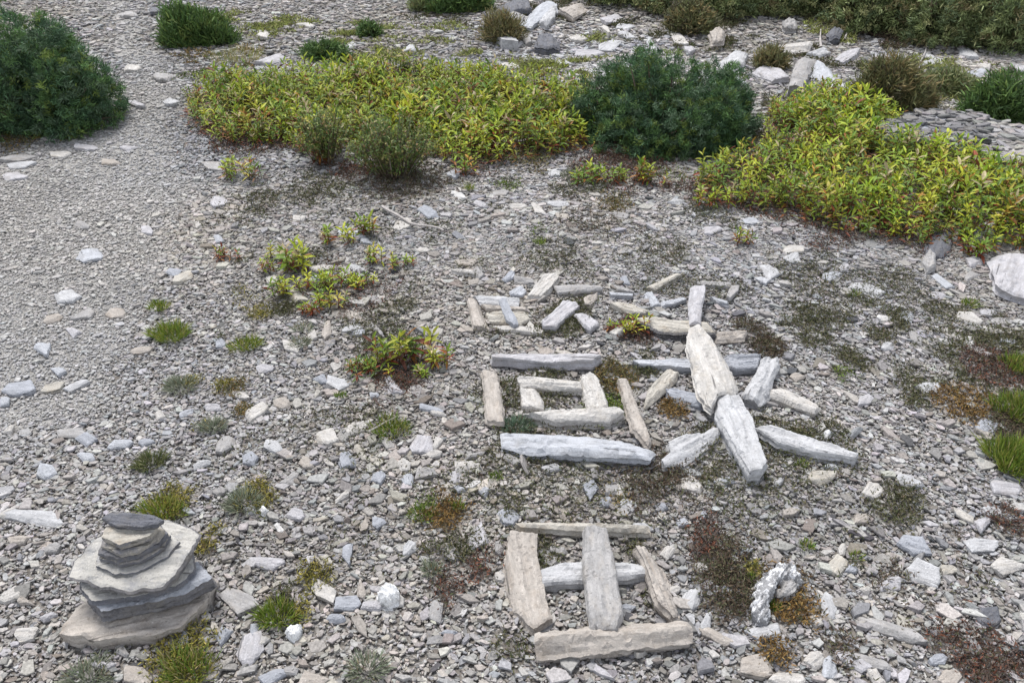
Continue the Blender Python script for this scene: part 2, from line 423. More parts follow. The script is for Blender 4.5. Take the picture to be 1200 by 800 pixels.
# ------------------------------------------------------------------ shaped slate stones
def stone_mesh(name, poly, th, tone, bottom=0.0, jag=1.0, side=None, tilt=(0, 0), strata=1.0, res=44, round_=1.0, pit=None):
    """poly: local outline (n,2) with the long axis along x; the top lies at z = th"""
    poly = np.asarray(poly, float)
    if np.sum(poly[:, 0] * np.roll(poly[:, 1], -1) - np.roll(poly[:, 0], -1) * poly[:, 1]) < 0: poly = poly[::-1]
    ext = poly.max(0) - poly.min(0); Ln, Wd = ext[0], ext[1]
    s = max(Ln / res, .0022)
    seed = random.randrange(10000)
    B = []
    for i in range(len(poly)):
        p, q = poly[i], poly[(i + 1) % len(poly)]
        m = max(1, int(np.linalg.norm(q - p) / s))
        for j in range(m): B.append(p + (q - p) * j / m)
    B = np.array(B); nB = len(B)
    T = np.roll(B, -1, 0) - np.roll(B, 1, 0); T /= np.linalg.norm(T, axis=1)[:, None] + 1e-9
    Nn = np.stack([T[:, 1], -T[:, 0]], -1)
    sz = math.sqrt(max(1e-6, Ln * min(Wd, Ln)))
    dj = (fbm(B[:, 0] / sz * 7 + seed, B[:, 1] / sz * 7, seed, 3) - .5) * 0.05 * sz * jag + (vn(B[:, 0] / s * .8, B[:, 1] / s * .8, seed + 3) - .5) * .5 * s * jag
    B = B + Nn * dj[:, None]
    # interior points
    gs = s * 1.35
    ax = np.arange(B[:, 0].min(), B[:, 0].max(), gs); ay = np.arange(B[:, 1].min(), B[:, 1].max(), gs)
    GX, GY = np.meshgrid(ax, ay); I = np.stack([GX.ravel(), GY.ravel()], -1) + rng.uniform(-.3, .3, (GX.size, 2)) * gs
    I = I[inpoly(I[:, 0], I[:, 1], B)] if len(I) else I
    def bdist(Pn):
        A, C = B, np.roll(B, -1, 0); D = C - A
        t = np.clip(((Pn[:, None] - A[None]) * D[None]).sum(-1) / ((D * D).sum(-1)[None] + 1e-12), 0, 1)
        return np.sqrt((((Pn[:, None] - A[None]) - t[..., None] * D[None]) ** 2).sum(-1)).min(1)
    if len(I): I = I[bdist(I) > gs * .5]
    allp = np.concatenate([B, I]) if len(I) else B
    r = delaunay_2d_cdt([Vector(p) for p in allp], [(i, (i + 1) % nB) for i in range(nB)], [], 1, 1e-6)
    ov, of, orig = np.array([tuple(p) for p in r[0]]), r[2], r[3]
    inv = {}
    for i, l in enumerate(orig):
        for k in l: inv[k] = i
    d = bdist(ov)
    bw = min(.007, .16 * min(Wd, Ln)) * round_
    gr = fbm(ov[:, 0] / sz * 2 + seed, ov[:, 1] / sz * 26, seed + 5, 3) - .5
    st = np.floor(fbm(ov[:, 0] / sz * .9 + seed, ov[:, 1] / sz * 6.5, seed + 8, 3) * 6) / 6 - .5
    st2 = fbm(ov[:, 0] / sz * 2.0, ov[:, 1] / sz * 2.0, seed + 11, 3) - .5
    e = 1 - np.clip(d / bw, 0, 1)
    amp = min(th, .05)
    z = th + tilt[0] * ov[:, 0] + tilt[1] * ov[:, 1] + gr * .15 * amp + st * .32 * amp * strata + st2 * .08 * amp - e ** 2 * .16 * amp * round_
    yc = (ov[:, 1] - poly[:, 1].mean()) / max(Wd, 1e-6)
    for sg in (1, -1):                      # cleavage planes running along the stone
        if random.random() < .65:
            y0, sl_ = random.uniform(.02, .34), random.uniform(.5, 1.5)
            sk = random.uniform(-.25, .25) * (ov[:, 0] - poly[:, 0].mean()) / max(Ln, 1e-6)
            z = z - np.maximum(0, sg * yc + sk - y0) * sl_ * min(amp, .6 * Wd)
    if random.random() < .5:                # a broken, sloping end
        e0 = random.choice((-1, 1)) * (ov[:, 0] - poly[:, 0].mean()) / max(Ln, 1e-6) + random.uniform(-.3, .3) * yc
        z = z - np.maximum(0, e0 - random.uniform(.30, .42)) * random.uniform(1.5, 4) * amp
    if pit: z = z - pit[3] * np.exp(-((ov[:, 0] - pit[0]) ** 2 + (ov[:, 1] - pit[1]) ** 2) / pit[2] ** 2)
    z = np.maximum(z, th * .3)
    ti = np.array([inv.get(i, -1) for i in range(nB)])
    verts = [np.column_stack([ov, z])]
    nv = len(ov)
    faces = [tuple(f) for f in of]
    K = int(np.clip(th / .007, 2, 8))
    prev = ti; zt = z[ti]
    midx = []
    for k in range(1, K + 1):
        f = k / K
        lay = rng.uniform(-.6, 1.0)
        off = (.10 * lay * strata + .14 * (fbm(B[:, 0] / sz * 6 + 50 * k, B[:, 1] / sz * 6, seed + k, 3) - .5)) * amp
        off = off + .03 * amp
        if k == K: off = off - .12 * amp
        ring = ov[ti] + Nn * off[:, None]
        zz = zt * (1 - f) + bottom * f + (rng.normal(0, .02, nB) * th if k < K else 0)
        verts.append(np.column_stack([ring, zz]))
        cur = np.arange(nB) + nv; nv += nB
        for i in range(nB):
            i2 = (i + 1) % nB
            if prev[i] < 0 or prev[i2] < 0 or prev[i] == prev[i2]: continue
            faces.append((int(prev[i]), int(cur[i]), int(cur[i2]), int(prev[i2])))
            midx.append(len(faces) - 1)
        prev = cur
    faces.append(tuple(int(i) for i in prev[::-1]))
    me = bpy.data.meshes.new(name)
    me.from_pydata([tuple(p) for p in np.concatenate(verts)], [], faces)
    me.materials.append(RM[tone])
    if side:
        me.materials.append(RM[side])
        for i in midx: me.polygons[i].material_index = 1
    me.update()
    return me

STONE_FOOT = []
def stone_px(name, poly_px, h, tone, label, cat='stone', group=None, th=None, slope=(0, 0), **kw):
    """poly_px: outline of the top face; h: its height over the ground; th: thickness (None: down into the ground)"""
    pp = np.array(poly_px, float)
    c0 = at(np.array(pp[:, 0].mean()), np.array(pp[:, 1].mean()), h)
    g = c0[2] - h
    W = at_z(pp[:, 0], pp[:, 1], g + h)
    if slope != (0, 0):
        d = ray(pp[:, 0], pp[:, 1])
        t = (g + h - CAM_H - slope[0] * c0[0] - slope[1] * c0[1]) / (d[:, 2] - slope[0] * d[:, 0] - slope[1] * d[:, 1])
        W = CAM + d * t[:, None]
    xy = W[:, :2]; c = (xy.max(0) + xy.min(0)) / 2
    q = xy - c
    w, vv = np.linalg.eigh(q.T @ q)
    ax = vv[:, 1]; ang = math.atan2(ax[1], ax[0])
    ca, sa = math.cos(ang), math.sin(ang)
    loc = np.column_stack([q[:, 0] * ca + q[:, 1] * sa, -q[:, 0] * sa + q[:, 1] * ca])
    t = th if th else h + .012
    tl = (slope[0] * ca + slope[1] * sa, -slope[0] * sa + slope[1] * ca)
    if 'pit' in kw:
        a_, b_, r_, d_ = kw['pit']; pw = at_z(np.array(float(a_)), np.array(float(b_)), g + h)[:2] - c
        kw['pit'] = (pw[0] * ca + pw[1] * sa, -pw[0] * sa + pw[1] * ca, r_, d_)
    me = stone_mesh(name, loc, t, tone, tilt=tl, **kw)
    o = bpy.data.objects.new(name, me); COL.objects.link(o)
    o.location = (c[0], c[1], g + h - t); o.rotation_euler = (0, 0, ang)
    tag(o, label, cat, group)
    STONE_POLY.append(xy)
    STONE_FOOT.append((c[0], c[1], float(np.hypot(*(xy.max(0) - xy.min(0)))) / 2))
    return o

SIGN = 'slate stones laid out as giant written characters'
S = [  # outline, height, thickness, tone, label
 # upper character
 ([(548,348),(557,347),(573,380),(555,381)], .026, None, 'warm', 'short warm grey upright stone ending the small rectangle of the upper character'),
 ([(554,343),(588,344),(609,349),(608,356),(562,353)], .024, None, 'ash', 'pale splintery bar topping the ladder of three short bars'),
 ([(564,355),(616,358),(616,362),(570,360)], .022, None, 'warm', 'thin middle bar of the ladder of three short bars'),
 ([(569,367),(580,364),(616,365),(622,371),(610,377),(574,374)], .024, None, 'tan', 'tan lowest bar of the ladder of three short bars'),
 ([(584,349),(593,348),(600,364),(608,376),(602,379),(593,372)], .046, .02, 'blue', 'blue grey blade lying across the ladder of three short bars'),
 ([(576,381),(632,382),(638,387),(634,390),(588,385)], .016, None, 'pale', 'thin pale splinter under the ladder of three short bars'),
 ([(638,320),(652,319),(655,323),(646,336),(634,345),(618,344),(628,332)], .034, None, 'pale', 'pale slanting block uphill of the small upper character'),
 ([(648,333),(664,330),(704,332),(706,337),(678,340),(654,341)], .03, None, 'grey', 'grey flat topped bar beside the pale slanting block'),
 ([(660,351),(676,350),(680,357),(664,369),(652,381),(636,380),(635,374),(648,364)], .036, None, 'lilac', 'lilac grey crooked slab leaning down from the grey bar'),
 ([(672,364),(683,364),(700,372),(702,376),(692,384),(686,381)], .03, None, 'lilac', 'stubby lilac stone slanting away from the crooked slab'),
 ([(684,348),(700,342),(700,348),(692,355),(685,355)], .022, None, 'warm', 'small pinkish chip below the grey flat topped bar'),
 ([(588,322),(602,314),(603,323),(594,328)], .022, None, 'blue', 'small blue grey wedge uphill of the ladder of bars'),
 ([(602,322),(624,326),(626,330),(604,329)], .02, None, 'grey', 'thin grey sliver between the wedge and the pale slanting block'),
 ([(597,341),(610,333),(617,340),(612,345),(599,344)], .02, None, 'bluepale', 'bright blue chip above the ladder of three short bars'),
 ([(528,314),(553,312),(556,319),(535,317)], .02, None, 'pale', 'pale flake standing apart at the outer corner of the upper character'),
 ([(552,313),(560,311),(568,320),(561,324)], .018, None, 'grey', 'little grey chip touching the pale corner flake'),
 ([(756,336),(792,319),(799,320),(768,338)], .024, None, 'tan', 'tan splinter slanting uphill of the cross shaped character'),
 ([(718,331),(742,338),(743,341),(724,339)], .018, None, 'grey', 'thin grey flake above a bluish one uphill of the tan lens stone'),
 ([(714,341),(742,343),(741,346),(716,345)], .016, None, 'bluepale', 'thin bluish flake uphill of the tan lens stone'),
 ([(754,341),(764,341),(774,355),(764,357)], .018, None, 'bluepale', 'bright blue chip slanting beside its twin under the tan splinter'),
 ([(774,352),(800,346),(805,349),(790,356),(775,356)], .018, None, 'bluepale', 'pointed bluish chip between the blue twin and the cross top'),
 ([(715,354),(738,352),(761,361),(756,367),(736,365)], .03, None, 'tan', 'tan lens shaped stone uphill of the big slab with dark edge'),
 ([(714,387),(724,380),(746,372),(744,380),(722,391)], .03, None, 'pale', 'pale stone touching the end of the big slab with dark edge'),
 ([(745,371),(770,368),(785,374),(827,375),(840,385),(808,387),(772,386)], .052, None, 'tan', 'big slab with a black broken edge under the cross top'),
 ([(842,386),(870,385),(875,388),(872,394),(839,397)], .03, None, 'warm', 'short blunt stone continuing the big slab with dark edge'),
 ([(816,329),(857,330),(859,335),(820,332)], .016, None, 'grey', 'thin grey sliver beside the top end of the cross'),
 ([(857,332),(867,332),(865,340),(856,348),(852,346)], .02, None, 'grey', 'small grey chip at the tip of the thin sliver by the cross'),
 ([(832,346),(855,350),(852,355),(840,353)], .018, None, 'bluepale', 'small bluish chip downhill of the thin sliver by the cross'),
 ([(811,334),(825,333),(826,340),(822,354),(821,376),(810,377),(809,350)], .075, .04, 'lilac', 'narrow square ended post forming the top of the cross'),
 ([(810,380),(820,380),(830,392),(842,407),(852,420),(866,447),(859,458),(840,460),(835,470),(820,447),(815,420),(807,397)], .085, .055, 'pale', 'broad cream and grey split slab forming the middle of the cross'),
 ([(842,461),(866,460),(882,490),(899,539),(894,547),(880,547),(860,511),(842,480)], .075, None, 'ash', 'long thick pale stone forming the foot of the cross'),
 ([(741,421),(795,419),(818,420),(818,430),(800,429),(750,426)], .03, None, 'bluepale', 'slim bluish bar crossing under the cross from the path side'),
 ([(845,415),(892,413),(890,421),(888,429),(862,431),(850,427)], .04, None, 'blue', 'grooved blue grey bar crossing under the cross towards the bent arm'),
 ([(895,417),(911,417),(912,425),(905,441),(904,456),(892,468),(872,460),(880,447),(890,432)], .06, None, 'ash', 'wide pale slab bending down from the crossbar end'),
 ([(904,454),(915,451),(952,470),(960,477),(955,481),(935,473),(905,461)], .034, None, 'pale', 'slender pale finger pointing away from the bent arm'),
 ([(782,431),(794,434),(792,442),(757,473),(761,455)], .034, None, 'tan', 'tan blade slanting down on the path side of the cross'),
 ([(780,455),(792,453),(824,461),(829,473),(792,469)], .028, None, 'blue', 'blue grey leaf shaped stone tucked against the cross'),
 ([(725,441),(735,442),(747,472),(762,511),(760,517),(742,499),(734,472)], .045, None, 'warm', 'long tapering brown grey stone closing the boxed character'),
 ([(783,514),(797,508),(825,505),(837,496),(848,498),(840,512),(805,538),(780,542),(776,536),(786,527)], .04, None, 'ash', 'ragged pale slab spreading from the cross foot on the boxed side'),
 ([(885,498),(905,497),(945,509),(968,516),(1007,529),(1003,535),(955,527),(915,517)], .05, None, 'ash', 'long pale beam with a dark tip spreading from the cross foot'),
 # boxed character
 ([(577,411),(640,409),(698,410),(704,415),(695,422),(650,422),(577,418)], .055, None, 'lilac', 'dark lilac layered beam capping the boxed character'),
 ([(566,432),(582,435),(588,470),(590,492),(571,489),(568,458)], .045, None, 'warm', 'brown split post on the path side of the boxed character'),
 ([(606,441),(620,440),(681,446),(682,454),(610,449)], .045, None, 'pale', 'cream straight bar at the top of the inner box'),
 ([(610,454),(630,453),(637,468),(637,476),(612,475)], .03, None, 'pale', 'short cream block on the path side of the inner box'),
 ([(682,437),(692,434),(701,440),(712,470),(712,476),(690,476),(681,450)], .05, None, 'pale', 'pale humped block on the cross side of the inner box'),
 ([(606,477),(690,472),(725,474),(732,480),(715,487),(650,490),(635,486)], .06, None, 'pale', 'whitish thick slab closing the bottom of the inner box'),
 ([(588,503),(640,503),(702,508),(747,517),(767,525),(760,533),(735,531),(690,529),(615,525),(590,519)], .06, None, 'bluepale', 'longest pale blue beam forming the base of the boxed character'),
 # lowest character
 ([(604,611),(635,607),(760,612),(762,621),(712,620),(668,619),(610,616)], .045, None, 'tan', 'tan cracked beam capping the lowest character'),
 ([(598,622),(630,622),(629,640),(640,700),(648,722),(625,735),(602,708),(592,682),(593,647)], .045, None, 'warm', 'broad speckled brown slab on the path side of the lowest character'),
 ([(635,665),(660,657),(685,656),(720,657),(757,661),(760,670),(725,674),(680,677),(635,681)], .045, None, 'ash', 'pale ribbed crossbar inside the lowest character'),
 ([(686,615),(710,616),(720,657),(725,690),(729,715),(722,732),(695,732),(689,690),(686,665)], .078, .035, 'grey', 'flat grey post lying over the crossbar of the lowest character'),
 ([(745,633),(757,638),(780,672),(796,718),(790,720),(772,697),(755,652)], .055, None, 'warm', 'thin slanting blade standing on edge in the lowest character'),
 ([(630,738),(690,732),(805,724),(809,742),(735,751),(632,760)], .065, None, 'warm', 'thick brownish beam forming the base of the lowest character'),
]
for poly, h, th, tone, lab in S:
    w = max(p[0] for p in poly) - min(p[0] for p in poly)
    kw = {}
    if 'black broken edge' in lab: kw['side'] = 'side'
    if 'standing on edge' in lab: kw['slope'] = (-.9, -.2)
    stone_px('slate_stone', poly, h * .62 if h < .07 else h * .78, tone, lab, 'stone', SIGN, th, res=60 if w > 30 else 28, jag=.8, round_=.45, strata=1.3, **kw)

# ------------------------------------------------------------------ cairn
CA = 'stones stacked in the cairn'
cairn = [
 ([(68,742),(88,712),(118,690),(180,676),(245,668),(253,676),(238,706),(212,732),(180,741),(110,748)], .028, .04, 'warm', 'widest brown slab at the bottom of the cairn', None),
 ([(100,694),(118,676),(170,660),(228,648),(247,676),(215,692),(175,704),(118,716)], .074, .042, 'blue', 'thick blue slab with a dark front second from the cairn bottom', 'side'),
 ([(92,682),(115,655),(170,635),(222,640),(226,662),(205,684),(160,695),(106,700)], .098, .024, 'cream', 'cream wedge sandwiched under the big tilted cairn slab', 'dark'),
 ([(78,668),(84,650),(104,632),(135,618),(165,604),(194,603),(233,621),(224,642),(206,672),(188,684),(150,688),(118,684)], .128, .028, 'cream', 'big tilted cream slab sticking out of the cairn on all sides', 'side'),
 ([(112,662),(116,642),(150,622),(192,618),(210,634),(196,650),(160,668),(134,670)], .137, .010, 'cream', 'thin broken grey sheet lying on the big cream cairn slab', 'dark'),
 ([(116,652),(120,634),(150,620),(188,616),(200,626),(192,640),(165,656),(140,660)], .150, .013, 'layer', 'dark thin flake above the broken grey sheet of the cairn', 'dark'),
 ([(113,646),(119,630),(150,618),(188,614),(196,624),(186,636),(160,650),(138,654)], .163, .013, 'dark', 'dark rugged flake in the middle of the small cairn stack', 'dark'),
 ([(117,636),(121,626),(150,616),(184,613),(192,620),(184,630),(162,643),(140,648)], .177, .014, 'layer', 'brown layered flake below the tan piece of the cairn', 'layer'),
 ([(119,628),(124,617),(150,611),(180,611),(185,617),(176,627),(140,638)], .194, .017, 'tan', 'tan grooved piece right under the cairn cap', 'layer'),
 ([(119,606),(128,600),(145,598),(178,601),(191,606),(184,612),(165,616),(135,614)], .214, .019, 'dark', 'dark lens shaped cap stone on top of the cairn', 'dark'),
]
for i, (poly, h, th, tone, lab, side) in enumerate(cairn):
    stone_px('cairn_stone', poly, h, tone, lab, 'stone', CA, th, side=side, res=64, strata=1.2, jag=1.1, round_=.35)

exec_later = []
# ------------------------------------------------------------------ outcrops and boulders
OUT = [
 ([(1028,152),(1055,138),(1100,128),(1140,130),(1160,150),(1150,166),(1100,168),(1050,164)], .085, 'blue', 'rock_outcrop', 'cracked blue grey bedrock hump beyond the leafy cover', 'rock'),
 ([(1142,134),(1175,142),(1215,152),(1260,165),(1250,205),(1195,196),(1160,178)], .07, 'pale', 'rock_outcrop', 'pale fractured bedrock sheet reaching out of the cracked hump', 'rock'),
 ([(1162,300),(1180,291),(1230,296),(1250,330),(1205,346),(1172,334)], .05, 'lilac', 'boulder', 'broad pale boulder under the leafy cover edge', 'rock'),
 ([(1083,290),(1092,274),(1104,268),(1116,272),(1117,288),(1106,298),(1090,300)], .025, 'dark', 'boulder', 'angular grey rock at the leafy cover edge', 'rock'),
 ([(1082,300),(1090,290),(1097,296),(1098,310),(1088,313)], .04, 'grey', 'boulder', 'small egg shaped upright grey rock below the angular one', 'rock'),
 ([(1140,262),(1155,254),(1168,258),(1166,268),(1148,272)], .05, 'grey', 'boulder', 'grey rock half buried in the leafy cover', 'rock'),
 ([(627,50),(632,39),(645,37),(655,44),(655,52),(640,54)], .09, 'dark', 'boulder', 'dark lone boulder on the upper scree', 'rock'),
 ([(610,25),(628,5),(640,0),(652,4),(655,12),(640,16),(622,32)], .12, 'bluepale', 'rock_slab', 'tilted bluish slab heaped at the upper scree edge', 'rock'),
 ([(632,22),(642,8),(652,6),(650,18),(640,26)], .15, 'ash', 'rock_slab', 'pale slab on edge leaning on the tilted bluish one', 'rock'),
 ([(655,8),(680,2),(690,10),(672,18)], .12, 'warm', 'rock_slab', 'brownish block beside the heaped scree slabs', 'rock'),
 ([(585,20),(602,12),(615,16),(610,28),(592,30)], .10, 'grey', 'rock_slab', 'grey block behind the brown bush', 'rock'),
 ([(580,8),(600,0),(618,-4),(622,6),(600,12)], .12, 'dark', 'rock_slab', 'dark slab uphill of the grey block', 'rock'),
 ([(908,52),(925,46),(952,47),(948,55),(930,59),(910,57)], .12, 'pale', 'rock_slab', 'flat pale slab lying highest in the slab pile', 'rock'),
 ([(926,95),(932,72),(955,56),(962,62),(950,84),(942,98)], .12, 'grey', 'rock_slab', 'smooth grey slab leaning in the slab pile', 'rock'),
 ([(950,84),(958,68),(972,78),(984,92),(972,98)], .10, 'bluepale', 'rock_slab', 'striped bluish slab in the slab pile', 'rock'),
 ([(964,98),(978,88),(1000,104),(996,110),(976,106)], .08, 'ash', 'rock_slab', 'light jagged slab lowest in the slab pile', 'rock'),
 ([(946,60),(965,53),(974,60),(962,64)], .10, 'ash', 'rock_slab', 'small light slab behind the leaning grey one', 'rock'),
 ([(978,68),(990,58),(1008,55),(1004,64),(988,72)], .08, 'lilac', 'rock_slab', 'lilac slab between the slab pile and the heath bush', 'rock'),
 ([(832,36),(840,31),(850,34),(848,44),(836,45)], .10, 'warm', 'boulder', 'squarish tan rock below the olive hedge', 'rock'),
 ([(842,72),(862,58),(876,62),(872,74),(856,80)], .10, 'ash', 'rock_slab', 'jagged light rock beyond the big juniper', 'rock'),
 ([(880,85),(895,76),(915,80),(925,90),(905,94)], .08, 'lilac', 'rock_slab', 'dusky slab between the big juniper and the slab pile', 'rock'),
 ([(918,24),(924,20),(934,20),(934,28),(922,29)], .08, 'grey', 'boulder', 'small grey block uphill of the slab pile', 'rock'),
 ([(970,36),(978,30),(988,33),(984,41),(974,42)], .07, 'dark', 'boulder', 'dark rounded rock under the olive hedge', 'rock'),
 ([(1073,72),(1092,68),(1098,72),(1080,77)], .05, 'ash', 'rock_slab', 'flat light slab below the olive hedge', 'rock'),
]
for poly, h, tone, nm, lab, cat in OUT:
    sl = (random.uniform(-.22, .22), random.uniform(-.05, .15)) if nm == 'rock_slab' else (0, 0)
    stone_px(nm, poly, h * (.3 if nm == 'rock_slab' else .7), tone, lab, cat, None, None, slope=sl, res=44, strata=1.6, round_=.8, jag=.9)

# thin flagstone plates splitting off the two bedrock outcrops
for o in [q for q in COL.objects if q.name.startswith('rock_outcrop')]:
    W = STONE_POLY[-len(OUT) + (0 if o.name == 'rock_outcrop' else 1)]
    p = rng.uniform(W.min(0), W.max(0), (900, 2)); p = p[inpoly(p[:, 0], p[:, 1], W)]
    n = len(p); blue = o.name == 'rock_outcrop'
    a = rng.uniform(.014, .045, n)
    cc = chip_cols(n, (.1, .02, .25, .45, .2, .35, 0, .12, 0, 0) if blue else (.4, .2, .1, .02, .2, .3, .1, .01, 0, .1))
    top = .066 if blue else .055
    v_ = chips(p[:, 0], p[:, 1], a, rng.uniform(1.2, 2.4, n), a * .13, rng.normal(-.4, .5, n), np.abs(rng.normal(0, .22, n)), top + rng.uniform(-.014, .016, n), cc * (.62 if blue else .85), 7, True)
    inv_ = o.matrix_basis.inverted(); R_ = np.array(inv_.to_3x3()); t_ = np.array(inv_.translation)
    v2, g2, c2 = merge([v_]); v2 = v2 @ R_.T + t_
    tag(link('plates', mesh_np('plates', v2, g2, c2), M_CHIP, o), None, None, None, 'stuff')

# white lichen rock, quartz
stone_px('lichen_rock', [(889,722),(886,702),(890,681),(900,664),(914,655),(929,659),(944,672),(938,679),(925,670),(913,673),(906,684),(902,700),(900,720)], .04, 'lichen', 'white crusted curved rock with rusty moss at its foot', 'rock', None, None, res=60, round_=.5, jag=3.2, strata=2.5)
stone_px('lichen_rock', [(908,694),(913,680),(923,675),(935,681),(933,691),(921,697)], .026, 'grey', 'rough grey lump inside the white crusted curved rock', 'rock', None, None, res=34, round_=.5, jag=2.5, strata=2, pit=(914,683,.008,.02))
stone_px('quartz_stone', [(441,688),(447,680),(460,679),(467,685),(466,695),(454,701),(444,698)], .035, 'quartz', 'bright white pitted quartz stone between cairn and lowest character', 'stone', None, None, res=30, round_=1.8, strata=2)
stone_px('quartz_stone', [(334,737),(340,731),(351,729),(350,738),(343,745)], .02, 'quartz', 'white quartz chip between the bright grass tuft and the yellow moss', 'stone', None, None, res=20)
stone_px('quartz_stone', [(303,595),(308,590),(314,594),(310,600)], .016, 'quartz', 'tiny white quartz chip beside the grey cushion tuft', 'stone', None, None, res=16)
stone_px('quartz_stone', [(966,505),(970,501),(975,505),(971,510)], .015, 'quartz', 'tiny white pebble uphill of the long beam with a dark tip', 'stone', None, None, res=16)

